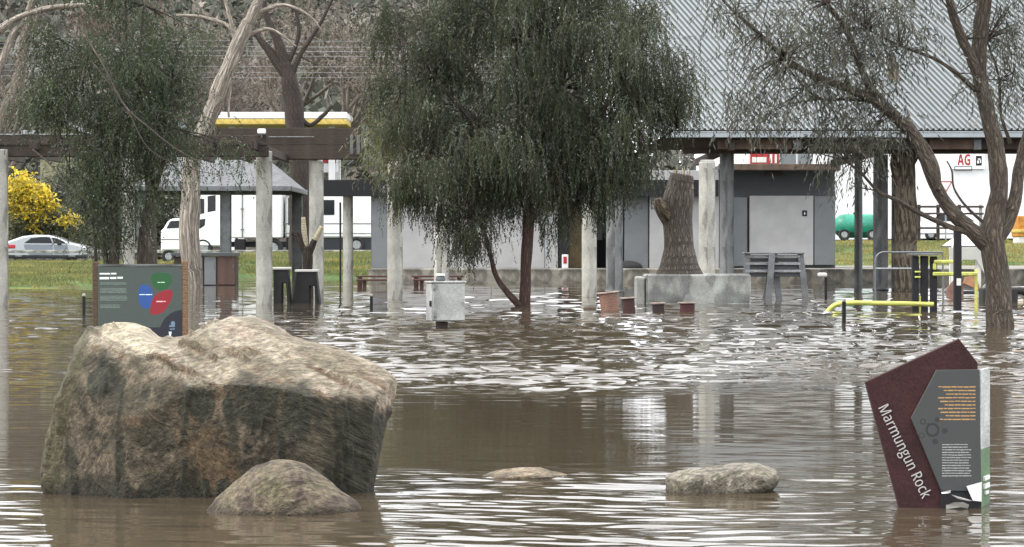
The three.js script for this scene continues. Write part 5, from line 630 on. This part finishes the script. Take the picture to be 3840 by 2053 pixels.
{ // white motorhome
  const d = 122, s = d / FOCAL, gy = groundHeight(X(1230, d), d), o = thing('white_motorhome', 'white motorhome with dark windows parked right of the truck', 'motorhome', [X(1230, d), gy, -d]), q = (x, y) => [(x - 1230) * s, Y(y, d) - gy];
  part('body', box(q(1440, 0)[0] - q(1078, 0)[0], q(0, 728)[1] - q(0, 892)[1], 2.3, (q(1440, 0)[0] + q(1078, 0)[0]) / 2, (q(0, 728)[1] + q(0, 892)[1]) / 2, 0, 0.06), M.whiteMatt, o); part('skirt', box(q(1438, 0)[0] - q(1080, 0)[0], 0.72, 2.1, (q(1438, 0)[0] + q(1080, 0)[0]) / 2, q(0, 920)[1], 0, 0.03), std({ color: lin(0.012, 0.014, 0.02), roughness: 0.5 }), o); part('waist_strip', [box(4.3, 0.035, 0.02, 0, q(0, 840)[1], 1.16), box(4.3, 0.03, 0.02, 0, q(0, 876)[1], 1.16)], M.steel, o);
  for (const [a, b, y0, y1] of [[1218, 1260, 752, 808], [1088, 1166, 744, 846]]) { const w = part('window', box((b - a) * s, (y1 - y0) * s, 0.04, q((a + b) / 2, 0)[0], q(0, (y0 + y1) / 2)[1], 1.15, 0.02), M.darkGlass, o); if (a < 1200) { part('inner_blind', box(32 * s, 42 * s, 0.01, q(1112, 0)[0], q(0, 780)[1], 1.176), M.wallLight, w); part('glazing_bar', box(4 * s, 100 * s, 0.02, q(1142, 0)[0], q(0, 795)[1], 1.18), M.black, w); } } part('awning_rail', box(2.1, 0.06, 0.1, q(1110, 0)[0], q(0, 732)[1], 1.2), M.black, o); wheel(o, q(1342, 0)[0], 0.36, 1.06, 0.38); wheel(o, q(1130, 0)[0], 0.36, 1.06, 0.38);
}
{ // white van nose, left of the truck
  const d = 114, s = d / FOCAL, gy = groundHeight(X(670, d), d), o = thing('white_van', 'small white van half hidden by the paperbark trunk', 'van', [X(670, d), gy, -d]), q = (x, y) => [(x - 670) * s, Y(y, d) - gy]; part('body', prism([[612, 940], [612, 868], [622, 858], [636, 834], [650, 822], [735, 818], [742, 940]].reverse().map(p => q(...p)), 1.7, 0.06), M.white, o, [0, 0, 0.85]); part('side_window', prism([[632, 858], [648, 830], [684, 828], [684, 856]].reverse().map(p => q(...p)), 0.02, 0.004), M.darkGlass, o, [0, 0, 0.86]); part('bumper', box(1.5, 0.03, 0.03, q(676, 0)[0], q(0, 898)[1], 0.86), M.wallDark, o); wheel(o, q(640, 0)[0], 0.3, 0.75, 0.3); wheel(o, q(722, 0)[0], 0.3, 0.75, 0.3);
}
{ // service station canopy over the street
  const d = 150, gy = 1, o = thing('fuel_canopy', 'white and yellow edged fuel station canopy above the pergola', 'canopy', [X(1060, d), gy, -d]), a = X(822, d) - o.position.x, b = X(1320, d) - o.position.x, y0 = Y(482, d) - gy, y1 = Y(436, d) - gy; part('white_band', box(b - a, (y1 - y0) * 0.55, 9, (a + b) / 2, y1 - (y1 - y0) * 0.275, 0, 0.06), M.whiteMatt, o); part('yellow_band', box(b - a - 0.02, (y1 - y0) * 0.44, 8.98, (a + b) / 2, y0 + (y1 - y0) * 0.22, 0, 0.05), M.amber, o); for (const x of [a + 1, b - 1]) for (const z of [-2.5, 2.5]) part('column', box(0.35, y0 + 0.6, 0.35, x, y0 / 2 - 0.3, z, 0.02), M.whiteMatt, o);
}
{ const d = 148, gy = 1, o = thing('roadside_sign', 'red and white roadside sign seen under the pergola end', 'sign', [X(1235, d), gy, -d]); part('board', box(X(1270, d) - X(1205, d), 1.0, 0.2, 0, Y(615, d) - gy, 0, 0.02), M.whiteMatt, o); part('red_field', box(0.75, 0.4, 0.02, 0, Y(600, d) - gy, 0.112), M.red, o); part('pole', cyl(0.08, 0.08, Y(640, d) - gy + 0.5, 0, -0.5, -0.12), M.steel, o); }
{ // houses on the far side of the road
  for (const [a, b, y0, y1, m, label] of [[150, 285, 452, 520, lin(0.42, 0.41, 0.26), 'cream gabled house just above the left pergola beam'], [615, 668, 452, 500, lin(0.75, 0.75, 0.72), 'small white house above the pergola beyond the dark tree']]) { const d = 158, o = thing('house', label, 'house', [X((a + b) / 2, d), 0.6, -d]), w = X(b, d) - X(a, d), top = Y(y0, d) - 0.6, e = Y(mix(y0, y1, 0.55), d) - 0.6; part('wall', metric(prism([[-w / 2, -0.6], [w / 2, -0.6], [w / 2, e], [0, top], [-w / 2, e]], 5, 0.02)), std({ color: m, map: T.grain, roughness: 0.9 }), o); for (const k of [-1, 1]) part('roof', bar([k * (w / 2 + 0.2), e - 0.08, -2.4], [0, top + 0.08, -2.4], 0.1, 5.4), M.wallMid, o); part('window', box(0.7, 0.6, 0.06, 0, e - 0.7, 0.02), M.darkGlass, o); }
}
{ // white service station shop and its signs, right
  const d = 146, gy = 1.4, o = thing('service_shop', 'long white service station shop behind the pavilion', 'building', [X(3300, d), gy, -d]), q = x => X(x, d) - o.position.x, y = p => Y(p, d) - gy;
  part('wall', box(q(4400) - q(2650), y(440) + 0.8, 8, (q(2650) + q(4400)) / 2, (y(440) - 0.8) / 2, -4.2, 0.05), M.whiteMatt, o); part('parapet', box(q(4410) - q(2640), 0.3, 8.3, (q(2640) + q(4410)) / 2, y(440), -4.2, 0.04), M.whiteMatt, o);
  for (const [a, b, y0, y1, m] of [[2930, 2986, 568, 640, M.wallMid], [2994, 3040, 568, 640, M.wallMid], [3110, 3150, 570, 640, M.wallLight]]) part('window', box(q(b) - q(a), y(y0) - y(y1), 0.08, (q(a) + q(b)) / 2, (y(y0) + y(y1)) / 2, -0.18, 0.02), m, o);
  const rs = part('red_sign', box(q(2922) - q(2815), y(560) - y(640), 0.16, q(2868), y(600), -0.12, 0.02), M.red, o); part('white_device', [box(q(2876) - q(2822), 0.3, 0.03, q(2848), y(600), -0.03, 0.01), box(0.14, 0.5, 0.03, q(2892), y(596), -0.03, 0.01), box(0.12, 0.5, 0.03, q(2910), y(596), -0.03, 0.01)], M.offWhite, rs);
  const ag = part('sign_board', box(q(3694) - q(3566), y(560) - y(634), 0.1, q(3630), y(598), -0.12, 0.02), M.white, o); const tg = new TextGeometry('AG', { font: fontBold, size: 0.6, depth: 0.02 }); tg.computeBoundingBox(); tg.scale((q(3640) - q(3592)) / tg.boundingBox.max.x, 1, 1); tg.translate(q(3592), y(619), -0.065); part('lettering', tg, M.red, ag); part('price_frame', [box(q(3646) - q(3582), 0.035, 0.02, q(3614), y(624), -0.06), box(q(3646) - q(3582), 0.035, 0.02, q(3614), y(640), -0.06), box(0.035, 0.24, 0.02, q(3582), y(632), -0.06), box(0.035, 0.24, 0.02, q(3646), y(632), -0.06)], M.black, ag);
  const em = part('emblem', box(q(3683) - q(3661), y(585) - y(621), 0.03, q(3672), y(603), -0.06, 0.004), M.black, ag); part('emblem_figure', [box(0.1, 0.16, 0.01, q(3669), y(608), -0.04), box(0.14, 0.06, 0.01, q(3673), y(597), -0.04), box(0.05, 0.18, 0.01, q(3678), y(606), -0.04)], M.white, em);
}
{ const d = 128, gy = 1.5, o = thing('give_way_sign', 'red and white triangular give way sign on a post', 'sign', [X(3548, d), gy, -d]), y = p => Y(p, d) - gy; part('pole', cyl(0.04, 0.04, y(690) + 0.4, 0, -0.4, -0.05), M.galv, o); const w = 0.34; part('red_triangle', prism([[-w, y(680)], [0, y(680) - 0.58], [w, y(680)]].reverse().reverse(), 0.02, 0.002), M.red, o); part('white_triangle', prism([[-w * 0.72, y(680) - 0.06], [0, y(680) - 0.46], [w * 0.72, y(680) - 0.06]], 0.012, 0.001), M.whiteMatt, o, [0, 0, 0.014]); }
{ // green tank trailer
  const d = 130, gy = groundHeight(X(3220, d), d), o = thing('green_tank', 'bright green tank on the lawn beyond the pavilion', 'tank', [X(3215, d), gy, -d]), y = p => Y(p, d) - gy; const g = new THREE.CapsuleGeometry(0.6, 1.25, 8, 24); g.rotateZ(Math.PI / 2); part('tank', g, std({ color: lin(0.02, 0.34, 0.22), roughness: 0.45, map: T.grain }), o, [0.0, y(848), 0]); part('frame', box(2.2, 0.14, 1, 0, 0.42, 0, 0.02), M.black, o); for (const x of [-0.7, 0.7]) wheel(o, x, 0.3, 0.5, 0.3); part('hatch', cyl(0.2, 0.2, 0.12, 0, y(848) + 0.56, 0), M.black, o); }
{ // rail fence across the lawn
  const d = 117, o = thing('rail_fence', 'dark rail fence across the lawn left of the gum trunk', 'fence', [X(3560, d), 1.45, -d]), q = x => X(x, d) - o.position.x, y = p => Y(p, d) - 1.45; for (const [p, a, b] of [[776, 3446, 3690], [802, 3446, 3690], [856, 3430, 3700]]) part('rail', box(q(b) - q(a), 0.09, 0.06, (q(a) + q(b)) / 2, y(p), 0), M.timberDark, o); for (const p of [3448, 3520, 3600, 3680]) part('post', box(0.14, y(768) + 0.5, 0.12, q(p), (y(768) - 0.5) / 2, -0.1), p === 3680 ? M.concrete : M.timberDark, o);
}
{ const d = 136, o = thing('parked_hatchback', 'pale hatchback parked beyond the rail fence', 'car', [X(3570, d), 1.5, -d]); part('body', prism([[-1.9, 0.3], [-1.95, 0.75], [-1.5, 0.95], [-0.9, 1.4], [0.6, 1.45], [1.3, 0.95], [1.9, 0.8], [1.95, 0.3]].reverse(), 1.6, 0.08), M.white, o, [0, 0, 0.8]); part('side_window', prism([[-1.2, 0.98], [-0.8, 1.33], [0.5, 1.36], [1.05, 0.98]].reverse(), 0.02, 0.004), M.darkGlass, o, [0, 0, 0.81]); for (const x of [-1.2, 1.2]) wheel(o, x, 0.3, 0.7, 0.31); }
// power lines strung before the hill
[[150, 172, 141, 0.011], [168, 188, 143, 0.013], [186, 205, 144, 0.011], [128, 150, 140, 0.008], [230, 240, 139, 0.009], [252, 262, 140, 0.008], [272, 280, 141, 0.008]].forEach(([ya, yb, d, r], i) => { const c = []; for (let k = 0; k <= 12; k++) { const t = k / 12, px = mix(-900, 3200, t); c.push(new THREE.Vector3(X(px, d), Y(mix(ya, yb, t) + 16 * Math.sin(Math.PI * t), d), -d)); } const g = tube(c, r, 60, 5), o = c[0].clone(); g.translate(-o.x, -o.y, -o.z); const m = part('power_line', g, M.galv, scene, [o.x, o.y, o.z]); tag(m, 'pale power line strung across the hillside ' + ['at the left, second from top', 'at the left, third from top', 'fourth from top of the seven', 'topmost of the seven', 'fifth from top, above the canopy', 'second lowest, above the canopy', 'lowest, just above the canopy'][i], 'cable', 'power lines before the hillside'); });

renderer.render(scene, camera);
